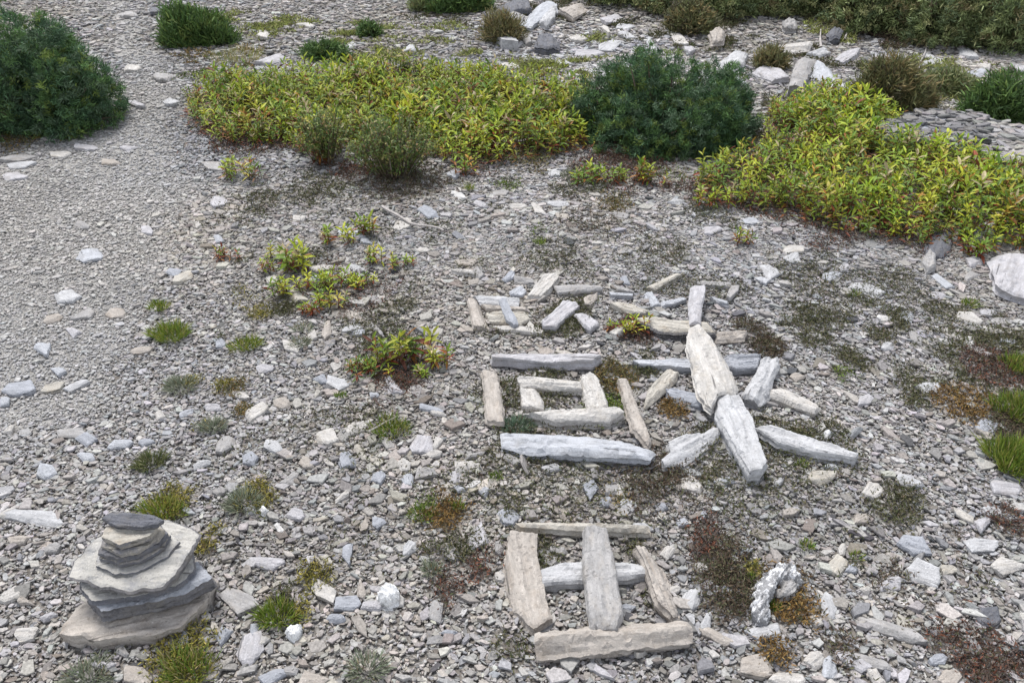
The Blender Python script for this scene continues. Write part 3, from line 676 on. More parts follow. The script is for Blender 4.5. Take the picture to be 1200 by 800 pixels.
# ------------------------------------------------------------------ loose slates lying on the gravel
LOOSE = [ # px, py, length, width, angle (clockwise in the photo), tone
 (104,297,28,12,-8,'bluepale'),(78,345,30,13,-10,'ash'),(49,407,20,15,-10,'bluepale'),(68,433,18,11,5,'bluepale'),(22,453,38,14,-5,'blue'),(4,469,14,10,-10,'bluepale'),(215,322,28,10,-20,'tan'),(204,318,20,10,-10,'blue'),(256,278,13,10,0,'bluepale'),
 (259,400,14,11,0,'blue'),(97,366,30,10,-15,'grey'),(135,365,22,11,0,'warm'),(62,371,22,9,-15,'warm'),(172,268,16,8,0,'lilac'),(95,262,18,8,0,'grey'),(165,408,24,9,-10,'warm'),(85,388,18,10,10,'lilac'),
 (502,247,24,11,25,'blue'),(470,262,22,12,-20,'pale'),(350,254,18,7,0,'pale'),(412,271,28,13,10,'bluepale'),(428,281,16,9,35,'blue'),(376,312,32,7,-8,'pale'),(377,324,42,11,-12,'bluepale'),(350,344,28,13,15,'tan'),(418,312,22,9,15,'ash'),(404,303,22,6,-3,'pale'),
 (383,384,13,18,20,'warm'),(366,391,12,10,30,'pale'),(341,404,22,11,20,'pale'),(411,383,30,7,-10,'ash'),(420,388,16,7,-5,'bluepale'),(318,326,14,9,-10,'pale'),(496,291,14,6,0,'pale'),(439,350,18,9,5,'grey'),(440,384,26,7,45,'grey'),(405,366,28,9,10,'warm'),(405,318,10,18,25,'pale'),
 (375,441,18,11,10,'blue'),(395,446,23,14,20,'ash'),(462,450,26,18,20,'lilac'),(505,476,26,8,12,'blue'),(513,482,20,5,8,'pale'),(420,498,38,11,-25,'pale'),(382,508,24,20,0,'pale'),(482,457,12,9,-20,'pale'),(439,460,12,7,0,'bluepale'),(446,405,20,8,35,'grey'),
 (495,519,30,20,0,'lilac'),(513,517,12,16,0,'pale'),(508,530,18,8,-5,'pale'),(405,537,20,17,-10,'blue'),(422,527,24,8,55,'tan'),(498,552,26,22,30,'grey'),(473,543,18,14,-10,'pale'),(548,546,34,20,25,'pale'),(556,530,28,8,-20,'grey'),(534,557,14,14,10,'lilac'),(443,557,16,13,0,'blue'),(478,560,14,12,0,'bluepale'),(401,580,22,8,-35,'pale'),(440,536,16,9,0,'tan'),(540,570,14,8,0,'bluepale'),
 (563,625,25,32,15,'lilac'),(596,602,26,16,5,'blue'),(444,609,16,13,10,'blue'),(408,647,16,26,-20,'blue'),(380,656,18,14,0,'tan'),(379,690,36,20,45,'pale'),(408,704,32,18,-8,'blue'),(422,688,14,24,-10,'warm'),(435,707,24,10,0,'lilac'),(511,715,15,24,10,'grey'),(393,722,20,10,0,'blue'),(532,645,20,16,0,'grey'),(358,660,14,24,40,'lilac'),(585,640,12,16,0,'grey'),(586,673,14,10,0,'pale'),(480,640,20,12,-40,'ash'),(465,700,18,12,0,'pale'),
 (1083,668,46,24,20,'ash'),(1073,637,44,20,18,'blue'),(1072,640,22,12,20,'pale'),(895,736,44,22,10,'ash'),(889,778,34,30,0,'warm'),(925,792,44,20,5,'pale'),(972,706,22,34,-30,'ash'),(956,724,18,12,35,'pale'),(983,660,18,28,35,'tan'),(988,642,9,13,0,'pale'),(1020,772,60,14,15,'grey'),(998,770,44,16,28,'lilac'),(1045,735,84,13,17,'grey'),(1045,682,24,16,-20,'lilac'),(840,742,44,12,30,'warm'),(830,725,12,26,30,'ash'),(1000,664,14,12,0,'blue'),(1015,690,14,10,0,'pale'),(1150,637,44,16,3,'ash'),(1185,662,40,18,12,'pale'),(1160,720,34,20,0,'dark'),(1170,600,40,12,20,'ash'),(1152,612,20,14,0,'lilac'),(1066,560,34,18,5,'ash'),(1025,573,26,16,20,'pale'),(1010,605,20,12,0,'warm'),(1112,665,20,12,0,'tan'),(1180,570,34,18,10,'lilac'),(1115,790,24,18,0,'warm'),(1028,792,24,16,25,'pale'),(955,770,26,20,20,'pale'),(975,780,20,26,10,'bluepale'),(1140,755,26,14,50,'grey'),(1100,770,20,12,0,'blue'),
 (811,564,28,22,0,'pale'),(964,557,36,18,8,'tan'),(845,565,14,12,20,'pale'),(850,562,24,10,10,'blue'),(913,563,10,9,0,'ash'),(975,545,20,7,5,'bluepale'),(925,525,24,9,30,'warm'),(693,570,16,22,-15,'blue'),(720,572,22,14,20,'grey'),(727,573,12,16,-20,'pale'),(710,585,12,12,0,'blue'),(735,590,22,12,20,'ash'),(600,535,18,14,20,'grey'),(645,545,22,12,0,'ash'),(568,574,16,12,0,'bluepale'),(825,602,12,10,0,'blue'),(775,592,14,9,0,'blue'),(783,644,20,18,0,'pale'),(822,663,18,12,20,'pale'),(790,688,14,10,0,'pale'),(812,698,22,26,30,'ash'),(645,655,20,12,20,'grey'),(655,642,24,9,8,'grey'),(745,695,12,10,0,'grey'),(735,710,18,10,0,'blue'),(800,610,14,9,-10,'bluepale'),
 (975,322,22,8,-3,'bluepale'),(1016,336,46,12,15,'ash'),(1107,328,30,12,15,'bluepale'),(1137,371,32,11,12,'pale'),(1120,391,26,9,20,'pale'),(1138,400,15,13,0,'white'),(1144,306,26,13,10,'lilac'),(1037,370,18,8,20,'white'),(1063,368,18,13,0,'bluepale'),(955,391,18,7,0,'grey'),(905,318,30,18,10,'ash'),(965,305,15,5,0,'pale'),(1180,398,20,8,15,'bluepale'),(1158,365,22,7,10,'lilac'),(1089,452,26,14,5,'ash'),(1075,395,20,9,30,'grey'),(1140,322,22,9,0,'grey'),(1100,345,20,8,0,'lilac'),(1175,375,26,8,8,'grey'),(990,312,14,8,0,'lilac'),(928,300,22,12,0,'ash'),(1165,385,22,7,10,'pale'),(1150,410,24,8,15,'grey'),(930,290,26,9,0,'pale'),(835,268,22,10,10,'lilac'),(880,258,18,8,10,'bluepale'),
 (537,227,22,8,20,'white'),(630,242,22,10,30,'pale'),(606,240,20,6,5,'pale'),(530,202,16,10,10,'bluepale'),(655,238,24,7,5,'ash'),(728,251,22,8,8,'grey'),(565,238,18,7,5,'lilac'),(585,225,20,7,-5,'grey'),(430,215,16,9,-15,'grey'),(650,200,16,7,0,'ash'),(795,235,20,7,0,'ash'),(545,305,26,8,5,'warm'),(690,62,34,10,5,'lilac'),(675,90,30,10,3,'lilac'),(410,52,14,7,0,'ash'),
 (20,183,44,8,-3,'grey'),(100,171,30,7,5,'lilac'),(25,192,36,7,-5,'ash'),(70,180,26,7,0,'pale'),(128,188,26,6,0,'warm'),(150,172,22,6,0,'lilac'),(15,205,30,8,-5,'lilac'),(60,160,24,6,0,'grey'),(155,78,22,6,0,'pale'),(190,88,24,6,0,'grey'),(200,118,18,5,0,'ash'),(160,120,22,6,5,'lilac'),(118,105,16,6,0,'ash'),(250,193,26,9,5,'grey'),(308,38,16,8,0,'pale'),(350,100,30,6,0,'lilac'),(320,68,34,10,-5,'lilac'),(357,28,20,6,0,'pale'),(150,15,22,5,0,'grey'),(185,10,20,5,-5,'dark'),(480,55,16,6,0,'ash'),(600,76,22,7,0,'pale'),(640,97,26,7,0,'lilac'),
 (314,656,42,16,8,'lilac'),(277,700,44,26,30,'grey'),(213,747,18,20,0,'blue'),(15,694,30,12,-20,'pale'),(28,702,18,9,10,'warm'),(143,762,16,13,0,'grey'),(292,757,26,44,20,'lilac'),(298,738,10,18,0,'blue'),(36,603,74,18,10,'ash'),(328,618,15,13,10,'white'),(262,742,20,18,0,'blue'),(320,790,40,20,-10,'blue'),(365,795,36,20,-10,'warm'),(160,790,36,24,10,'warm'),(120,775,28,14,0,'lilac'),(306,748,18,12,0,'pale'),(340,783,20,12,0,'grey'),(78,500,10,8,0,'grey'),(100,512,22,15,-10,'blue'),(82,506,34,14,-5,'grey'),(52,551,24,20,20,'bluepale'),(30,740,30,16,-10,'pale'),(55,720,20,12,0,'lilac'),(8,600,24,9,-25,'pale'),(10,503,16,9,-30,'pale'),(62,452,26,9,-20,'tan'),(88,450,34,11,-20,'ash'),(172,515,20,9,-5,'blue'),(140,518,34,9,-5,'bluepale'),(100,533,18,12,0,'bluepale'),(218,482,18,9,-25,'bluepale'),(186,485,13,11,0,'pale'),(262,518,26,14,-30,'grey'),(236,540,22,10,-25,'ash'),(292,535,18,16,0,'blue'),(280,460,22,8,15,'pale'),(250,475,18,8,0,'lilac'),(128,570,10,14,0,'warm'),(292,595,16,10,0,'ash'),(20,630,24,12,-15,'warm'),(60,640,22,12,-10,'grey'),(300,480,30,14,-30,'pale'),(320,520,24,14,10,'ash'),(340,560,26,12,-20,'grey'),(345,600,22,14,10,'lilac'),(360,540,22,12,20,'warm'),(330,470,18,10,0,'warm'),(310,430,22,10,-15,'lilac'),
]
LANDMARK = [((160,680),'the cairn'),((60,90),'the corner juniper'),((222,32),'the domed green shrub'),((430,180),'the twiggy heath bushes'),((330,110),'the yellow leafy cover'),((560,110),'the leafy cover middle'),((780,120),'the big juniper'),
 ((1000,210),'the broad leafy cover'),((1120,285),'the angular rock at the leaf edge'),((960,80),'the slab pile'),((640,30),'the heaped upper slabs'),((390,320),'the straggling reddish plants'),((470,415),'the bright rosette cluster'),((195,370),'the twin grass cushions'),
 ((285,197),'the lone plant by the path'),((580,365),'the ladder of short bars'),((680,350),'the crooked lilac slab'),((780,340),'the tan slanting splinter'),((840,430),'the cross shaped stones'),((960,470),'the slender pale finger stone'),((640,470),'the inner stone box'),((680,520),'the long blue base beam'),
 ((690,670),'the lowest stone character'),((915,690),'the white curved rock'),((1180,480),'the tall grass bank'),((460,495),'the grass clump with straw'),((230,450),'the grey cushion tufts'),((185,530),'the olive cushion tuft'),((325,705),'the bright grass tuft'),((215,770),'the mossy grass by the cairn'),((453,690),'the bright quartz stone'),
 ((1100,680),'the pale wavy slab'),((1150,780),'the purple moss mat'),((1050,560),'the dark tipped beam'),((380,590),'the gravel past the cairn'),((60,560),'the gravel uphill of the cairn'),((60,320),'the trodden path'),((100,420),'the lower path'),((300,280),'the small red plant'), ((842,38),'the squarish tan rock'), ((1052,100),'the shaggy heath bush'), ((978,37),'the dark rounded rock'), ((1085,72),'the flat light slab'), ((1095,148),'the cracked bedrock hump'), ((640,46),'the dark lone boulder'), ((740,60),'the bare upper scree'), ((1180,100),'the dark edge bush'), ((905,70),'the rusty olive shrub')]
TW = {'pale': 'pale grey', 'warm': 'brownish grey', 'tan': 'tan', 'blue': 'blue grey', 'grey': 'mid grey', 'dark': 'dark grey', 'white': 'whitish', 'lilac': 'lilac grey', 'ash': 'ash grey', 'bluepale': 'light blue'}
import re as _re
ORD = ['largest', 'second largest', 'third largest', 'fourth largest', 'fifth largest', 'sixth largest', 'seventh largest', 'eighth largest', 'ninth largest']
# a few more stones so that no stretch of gravel is bare
used_px = [(a[0], a[1]) for a in LOOSE]
def blocked(px, py, r):
    p = at(np.array(float(px)), np.array(float(py)))
    return any(math.hypot(p[0] - a, p[1] - b) < c * .75 + r for a, b, c in STONE_FOOT)
extra = 0; tries = 0
while extra < 12 and tries < 4000:
    tries += 1
    px, py = random.uniform(20, 1180), random.uniform(215, 790)
    z = ppm(px, py); L = random.uniform(.03, .06) * z
    if inpoly(np.array([px]), np.array([py]), PATH)[0] and random.random() < .8: continue
    if py < 290 and px > 780 or blocked(px, py, .03): continue
    if any(abs(px - a) < 34 and abs(py - b) < 22 for a, b in used_px): continue
    used_px.append((px, py)); extra += 1
    LOOSE.append((px, py, L, L * random.uniform(.35, .7), random.gauss(5 if px > 700 else -8, 18), random.choice(['pale', 'warm', 'blue', 'grey', 'lilac', 'ash', 'bluepale', 'pale', 'ash'])))
sc_n = 0
while sc_n < 46:
    px, py = random.uniform(590, 1200), random.uniform(4, 190)
    if not inpoly(np.array([px]), np.array([py]), SCREE)[0] or blocked(px, py, .02): continue
    if any(abs(px - a) < 20 and abs(py - b) < 7 for a, b in used_px): continue
    used_px.append((px, py)); sc_n += 1
    L = random.uniform(14, 34)
    LOOSE.append((px, py, L, L * random.uniform(.25, .42), random.gauss(10, 14), random.choice(['pale', 'ash', 'pale', 'ash', 'lilac', 'bluepale', 'grey'])))
made, keyed = [], {}
for (px, py, L, W, ang, tone) in LOOSE:
    n = random.randint(4, 6)
    a = sorted((i + random.uniform(-.33, .33)) * 2 * math.pi / n for i in range(n))
    ca, sa = math.cos(math.radians(ang)), math.sin(math.radians(ang))
    poly = []
    for t in a:
        r = random.uniform(.92, 1.28); sx = abs(math.cos(t)) ** .75 * math.copysign(1, math.cos(t)); sy = abs(math.sin(t)) ** .75 * math.copysign(1, math.sin(t))
        x, y = L / 2 * r * sx, W / 2 * r * sy
        poly.append((px + x * ca - y * sa, py + x * sa + y * ca))
    z = ppm(px, py)
    real = L / z
    h = float(np.clip(min(real, W / z * 1.4) * random.uniform(.07, .15), .005, .016))
    if py < 130: h = random.uniform(.008, .02)
    o = stone_px('loose_slate', poly, h, tone, None, 'stone', 'loose slates scattered on the gravel', None, slope=(random.gauss(0, .05), random.gauss(-.02, .06)), res=20 if real < .07 else 30)
    asp = max(L, W * 1.7) / max(1, min(L, W * 1.7))
    shape = 'narrow' if asp > 2.2 else ('chunky' if asp < 1.35 else 'flat')
    (lx, ly), lm = min(LANDMARK, key=lambda q: math.hypot(q[0][0] - px, (q[0][1] - py) * 1.5))
    dx, dy = px - lx, (py - ly) * 1.6
    rel = 'close to' if abs(dx) < 24 and abs(dy) < 24 else ('uphill of' if dy < -abs(dx) * .8 else 'downhill of' if dy > abs(dx) * .8 else 'pathward of' if dx < 0 else 'off the far side from the path of')
    if lm in ('the trodden path', 'the lower path'): rel = 'lying on' if inpoly(np.array([px]), np.array([py]), PATH)[0] else 'edging'
    if rel.startswith('off'): rel = 'beyond'
    keyed.setdefault((tone, shape, rel, lm), []).append((-real * W, o))
for (tone, shape, rel, lm), lst in keyed.items():
    lst.sort(key=lambda q: q[0])
    for i, (_, o) in enumerate(lst):
        pre = '' if len(lst) == 1 else (ORD[i] + ' ' if i < len(lst) - 1 or len(lst) > 2 else 'smaller ')
        if len(lst) == 2 and i == 0: pre = 'larger '
        o['label'] = f'{pre}{TW[tone]} {shape} slate {rel} {lm}'

# ------------------------------------------------------------------ gravel laid round the stones
P_ = [gravel(215000, .35, 2.8, .003, .008, 1.0, .002, .005, k=5, flat=.22, margin=.8),
      gravel(105000, .35, 3.4, .006, .0175, 2.0, .002, .006, flat=.17, margin=.9),
      gravel(135000, 2.5, 5.2, .006, .022, 1.9, .002, .006, k=5, flat=.17),
      gravel(85000, 4.6, 9.5, .010, .036, 1.6, .003, .007, k=5, flat=.16, margin=.8),
      gravel(26000, 9.0, 15, .025, .075, 1.4, .004, .01, k=5, flat=.18, margin=.8)]
v, g, c = merge(P_)
tag(link('gravel', mesh_np('gravel', v, g, c), M_CHIP), 'loose grey slate gravel covering the slope', 'gravel', None, 'stuff')
P_ = [gravel(8000, .4, 3.2, .012, .034, 2.2, .006, .006, True, 5, flat=.13, avoid_moss=.75),
      gravel(12000, 2.8, 9.0, .016, .046, 1.9, .006, .006, True, 5, flat=.13, avoid_moss=.75, margin=.8)]
v, g, c = merge(P_)
tag(link('slate_chippings', mesh_np('slate_chippings', v, g, c), M_CHIP), 'flat slate chippings strewn over the finer gravel', 'chippings', None, 'stuff')
del P_, v, g, c

# ------------------------------------------------------------------ foliage helpers
def unit(v): return v / (np.linalg.norm(v, axis=-1, keepdims=True) + 1e-9)

def blades(P, D, L, W, bend, col, gravity=None):
    """thin tapering blades: P base, D direction, bend (sag) in metres"""
    n = len(P)
    S_ = unit(np.cross(D, unit(rng.normal(0, 1, (n, 3)))))
    down = np.array([0, 0, -1.0])
    W = W[:, None]; L = L[:, None]
    m1 = P + D * L * .45 + down * bend[:, None] * .22
    tip = P + D * L + down * bend[:, None]
    V = np.stack([P - S_ * W * .35, P + S_ * W * .35, m1 - S_ * W * .5, m1 + S_ * W * .5, tip], 1)
    b = (np.arange(n) * 5)[:, None]
    return V.reshape(-1, 3), b + np.array([[0, 1, 3, 2]]), b + np.array([[2, 3, 4]]), np.repeat(col, 5, 0)

def leaves(P, D, L, W, droop, col, fold=.25):
    """folded lance shaped leaves"""
    n = len(P)
    up = np.array([0, 0, 1.0])
    S_ = unit(np.cross(D, up + rng.normal(0, .25, (n, 3))))
    Nn = unit(np.cross(S_, D))
    L = L[:, None]; W = W[:, None]; dr = droop[:, None]
    def pt(t, s, w):
        return P + D * L * t - up * dr * L * t * t + S_ * W * w * s + Nn * W * fold * abs(s) * w
    V = np.stack([pt(0, 0, 0), pt(.35, -1, .5), pt(.35, 0, 0), pt(.35, 1, .5), pt(.72, -1, .36), pt(.72, 0, 0), pt(.72, 1, .36), pt(1, 0, 0)], 1)
    b = (np.arange(n) * 8)[:, None]
    q = np.concatenate([b + np.array([[1, 2, 5, 4]]), b + np.array([[2, 3, 6, 5]])])
    t = np.concatenate([b + np.array([[0, 2, 1]]), b + np.array([[0, 3, 2]]), b + np.array([[4, 5, 7]]), b + np.array([[5, 6, 7]])])
    return V.reshape(-1, 3), q, t, np.repeat(col, 8, 0)

def tubes(A, B_, ra, rb, col):
    n = len(A); D = unit(B_ - A)
    u = unit(np.cross(D, np.array([.3, .5, .81]))); w = np.cross(D, u)
    k = 5; ang = np.arange(k) * 2 * np.pi / k
    ring = np.cos(ang)[None, :, None] * u[:, None] + np.sin(ang)[None, :, None] * w[:, None]
    V = np.concatenate([A[:, None] + ring * ra[:, None, None], B_[:, None] + ring * rb[:, None, None]], 1)
    b = (np.arange(n) * 2 * k)[:, None]
    q = np.concatenate([b + np.array([[i, (i + 1) % k, k + (i + 1) % k, k + i]]) for i in range(k)])
    return V.reshape(-1, 3), q, q[:0], np.repeat(col, 2 * k, 0)

def fol_obj(name, parts, mat, parent=None):
    v, g, c = merge(parts)
    return link(name, mesh_np(name, v, [x for x in g if len(x)], np.clip(c, .004, .9)), mat, parent)

def pick(n, cols, w, var=.22):
    cols = np.array(cols); w = np.array(w, float); w /= w.sum()
    return cols[rng.choice(len(cols), n, p=w)] * rng.uniform(1 - var, 1 + var, (n, 1))

# ------------------------------------------------------------------ shrubs
def shrub(name, cx, base, width, top, label, cols, wts, depth=.85, clusters=900, sprig=.035, sw=.006, per=15, lobes=9, up=.35, group=None, cat='shrub', spread=.9, hfix=None, lump_s=(.34, .52), core=.72):
    fp = at(np.array(float(cx)), np.array(float(base)))
    rx = width / ppm(cx, base) / 2 * .94; ry = rx * depth
    c = np.array([fp[0], fp[1] + ry * .95, 0.0]); g = float(ht(c[0], c[1]))
    d = ray(np.array(float(cx)), np.array(float(top)))
    yt = c[1] + ry * .1
    H = (CAM_H + d[2] * (yt / d[1]) - g) if hfix is None else hfix
    H = max(H, .06)
    root = tag(empty(name, (c[0], c[1], g)), label, cat, group)
    # lobes: overlapping mounds
    lob = [(0, 0, core * rx, core * ry, H * (.94 if core > .7 else .8))]
    for i in range(lobes):
        t = i * 2 * math.pi / lobes + random.uniform(-.3, .3); s = random.uniform(*lump_s); rr = random.uniform(.3 if i % 2 else .6, .98 - s)
        lob.append((math.cos(t) * rr * rx, math.sin(t) * rr * ry, s * rx, s * ry, H * random.uniform(.5, .98) * (1.35 - .95 * rr)))
    P, O = [], []
    per_l = np.array([l[2] * l[4] for l in lob]); per_l = per_l / per_l.sum()
    for l, f in zip(lob, per_l):
        n = int(clusters * f) + 4
        dd = unit(rng.normal(0, 1, (n * 2, 3))); dd = dd[dd[:, 2] > -.15][:n]
        rad = rng.uniform(.55, 1.04, (len(dd), 1)) ** .6
        lump = .82 + .36 * vn(dd[:, 0] * 2.6 + l[0] * 9, dd[:, 2] * 2.6 + dd[:, 1] * 2.1, 5)[:, None]
        q = dd * rad * lump * np.array([l[2], l[3], l[4]])
        q[:, 0] += l[0]; q[:, 1] += l[1]
        q[:, 2] = np.abs(q[:, 2]) + .012
        P.append(q); O.append(unit(dd / np.array([l[2], l[3], l[4]])))
    P = np.concatenate(P); O = np.concatenate(O)
    nC = len(P)
    ccol = pick(nC, cols, wts, .25)
    n = nC * per
    Pi = np.repeat(P, per, 0) + rng.normal(0, sprig * .42, (n, 3)) * np.array([1, 1, .8])
    Di = unit(np.repeat(O, per, 0) * .8 + rng.normal(0, spread, (n, 3)) * .8 + np.array([0, 0, up]))
    ci = np.repeat(ccol, per, 0) * rng.uniform(.6, 1.55, (n, 1))
    Li = rng.uniform(.55, 1.2, n) * sprig
    Pi[:, 2] = np.maximum(Pi[:, 2], .004)
    fo = fol_obj('foliage', [blades(Pi, Di, Li, rng.uniform(.7, 1.3, n) * sw, rng.uniform(0, .2, n) * Li, ci)], M_NEEDLE, root)
    # branches
    k = rng.choice(nC, min(nC, 60), replace=False)
    A = np.column_stack([P[k, 0] * .12, P[k, 1] * .12, np.zeros(len(k)) - .01]); M = P[k] * np.array([.6, .6, .35])
    colb = pick(len(k), [(.10, .075, .055), (.16, .13, .10)], [1, 1])
    r0 = np.full(len(k), .006 + rx * .008)
    fol_obj('branches', [tubes(A, M, r0, r0 * .7, colb), tubes(M, P[k], r0 * .7, r0 * .25, colb)], M_WOOD, root)
    return root

JUN = [(0.07, 0.136, 0.062), (0.097, 0.176, 0.059), (0.055, 0.106, 0.056), (0.149, 0.208, 0.049), (0.103, 0.158, 0.092)]
OLI = [(0.205, 0.24, 0.099), (0.151, 0.191, 0.082), (0.26, 0.268, 0.124), (0.191, 0.164, 0.082), (0.124, 0.164, 0.082)]
GRN = [(0.122, 0.194, 0.053), (0.091, 0.163, 0.049), (0.184, 0.235, 0.065), (0.072, 0.122, 0.044)]
BRN = [(0.2, 0.187, 0.083), (0.258, 0.2, 0.094), (0.14, 0.153, 0.067), (0.105, 0.094, 0.06)]
shrub('juniper', 14, 172, 236, -12, 'dark blue green spreading juniper filling the corner beside the path', JUN, [3, 3, 2, 1, 2], .8, 2500, .028, .0040, 42, 22, cat='juniper', lump_s=(.2, .34), core=.62)
shrub('juniper', 790, 190, 272, 50, 'rounded dark green juniper between the two leafy yellow green patches', JUN, [3, 3, 2, 1.4, 2], .8, 2700, .025, .0036, 42, 22, cat='juniper', lump_s=(.2, .36), core=.74)
shrub('shrub', 222, 56, 104, 12, 'low domed bright green shrub beside the upper path', GRN, [3, 3, 1.5, 2], .6, 900, .055, .007, 15, 6, up=1.2, cat='shrub')
shrub('shrub', 378, 72, 60, 52, 'flat dark cushion shrub above the path end of the leafy cover', GRN, [2, 2, .5, 2], .6, 240, .04, .006, 14, 4)
shrub('shrub', 432, 44, 28, 27, 'tiny round dark shrub on the upper gravel', GRN, [2, 2, .3, 3], .8, 110, .035, .006, 14, 3)
shrub('shrub', 404, 73, 12, 58, 'smallest dark cushion beside the leafy cover top', GRN, [2, 2, .3, 3], .8, 60, .03, .006, 12, 3)
shrub('shrub', 535, 17, 84, -22, 'dark green shrub cut by the upper edge of the view', GRN, [3, 3, 1, 3], .6, 700, .05, .007, 15, 6, up=.9)
shrub('shrub', 586, 53, 52, 14, 'thin brownish olive bush beside the heaped upper slabs', BRN, [3, 2, 2, 1], .7, 260, .055, .005, 12, 5, up=1.0)
shrub('shrub', 492, 14, 26, 0, 'small olive tuft shrub uphill of the tiny round one', OLI, [2, 2, 1, 1, 1], .7, 90, .045, .006, 12, 3, up=1)
shrub('shrub', 1052, 132, 100, 66, 'shaggy brown olive heath bush behind the leafy cover', BRN, [3, 2, 3, 1], .6, 800, .05, .006, 14, 7, up=.8)
shrub('shrub', 1185, 146, 100, 88, 'dark green bush at the edge behind the cracked bedrock hump', GRN, [2, 3, .4, 4], .6, 700, .05, .007, 14, 6, up=.6)
shrub('shrub', 1118, 112, 70, 86, 'low grey olive mat shrub between heath bush and hedge', OLI, [3, 2, 2, 1, 1], .6, 320, .04, .006, 13, 5)
shrub('shrub', 906, 82, 44, 58, 'small rusty olive shrub beside the slab pile', BRN, [3, 2, 2, 1], .7, 180, .045, .006, 13, 4, up=.8)
shrub('shrub', 812, 42, 66, 2, 'dark brown olive bush at the near end of the hedge', BRN, [2, 1, 3, 2], .7, 500, .05, .0065, 14, 5, up=.6)
shrub('shrub', 1065, 38, 34, 14, 'scrubby brown stub bush under the hedge', BRN, [3, 1, 2, 1], .7, 130, .045, .006, 12, 3)
# hedge of olive bushes along the top
HG = 'olive bushes forming the hedge beyond the scree'
for cx, b, w, t, lab in [(725, 8, 90, -30, 'low olive bush where the hedge starts above the upper slabs'), (800, 20, 110, -40, 'olive hedge bush above the bare scree hollow'), (885, 24, 130, -46, 'olive hedge bush above the squarish tan rock'),
                         (965, 22, 140, -60, 'olive hedge bush above the flat pale slab'), (1045, 44, 150, -60, 'broad olive hedge bush above the scrubby stub bush'), (1125, 60, 160, -50, 'tall olive hedge bush above the flat light slab'), (1215, 70, 170, -44, 'last olive hedge bush at the edge of the view')]:
    shrub('hedge_bush', cx, b, w, t, lab, OLI, [3, 3, 2, 1, 2], .8, 1000, .036, .0068, 30, 9, group=HG, cat='bush', up=.5)
for cx, b, w, t, lab in [(760, -14, 150, -80, 'rear hedge bush behind the hedge start'), (880, -12, 170, -90, 'rear hedge bush behind the bush above the tan rock'), (1010, -10, 180, -96, 'rear hedge bush behind the bush above the pale slab'), (1130, 0, 200, -100, 'rear hedge bush behind the tall olive one'), (1260, 10, 200, -90, 'rear hedge bush behind the last one')]:
    shrub('hedge_bush', cx, b, w, t, lab, OLI, [3, 3, 2, 1, 2], .8, 600, .042, .009, 26, 8, group=HG, cat='bush', up=.5)

# twiggy heath bushes in front of the leafy cover: upright stems with little leaves
def heath(cx, base, width, top, label, n_st):
    fp = at(np.array(float(cx)), np.array(float(base))); sc = ppm(cx, base)
    rx = width / sc / 2; c = np.array([fp[0], fp[1] + rx * .5, 0]); g = float(ht(c[0], c[1]))
    d = ray(np.array(float(cx)), np.array(float(top))); H = max(.1, CAM_H + d[2] * (c[1] / d[1]) - g)
    root = tag(empty('heath_bush', (c[0], c[1], g)), label, 'bush', 'twiggy heath bushes before the leafy cover')
    t = rng.uniform(0, 2 * np.pi, n_st); r = np.sqrt(rng.uniform(0, 1, n_st))
    A = np.column_stack([np.cos(t) * r * rx * .35, np.sin(t) * r * rx * .3, np.full(n_st, -.01)])
    E = np.column_stack([np.cos(t) * r * rx, np.sin(t) * r * rx * .75, H * (1 - .45 * r ** 2) * rng.uniform(.6, 1.05, n_st)])
    M = A * .45 + E * .55; M[:, 2] += H * .08
    sc_ = pick(n_st, [(.10, .075, .05), (.17, .13, .09), (.24, .22, .19)], [2, 2, 1])
    w = np.full(n_st, .0022)
    fol_obj('stems', [tubes(A, M, w, w * .8, sc_), tubes(M, E, w * .8, w * .4, sc_)], M_WOOD, root)
    per = 34; n = n_st * per
    f = np.tile(np.linspace(.18, 1.0, per), n_st) + rng.normal(0, .02, n)
    A2, M2, E2 = (np.repeat(q, per, 0) for q in (A, M, E))
    P = np.where(f[:, None] < .5, A2 + (M2 - A2) * f[:, None] * 2, M2 + (E2 - M2) * (f[:, None] - .5) * 2) + rng.normal(0, .007, (n, 3))
    P[:, 2] = np.maximum(P[:, 2], .005)
    D = unit(unit(E2 - A2) * .8 + rng.normal(0, .6, (n, 3)))
    col = pick(n, [(.13, .19, .05), (.19, .215, .055), (.085, .14, .04), (.26, .16, .07), (.32, .28, .11)], [4, 3, 3, .7, 1], .3)
    fol_obj('foliage', [leaves(P, D, rng.uniform(.012, .024, n), rng.uniform(.006, .010, n), rng.uniform(0, .3, n), col)], M_LEAF, root)
    return root
heath(378, 196, 84, 122, 'smaller open twiggy heath bush showing bare stems', 60)
heath(458, 214, 112, 132, 'larger bushy heath with straw at its foot', 115)

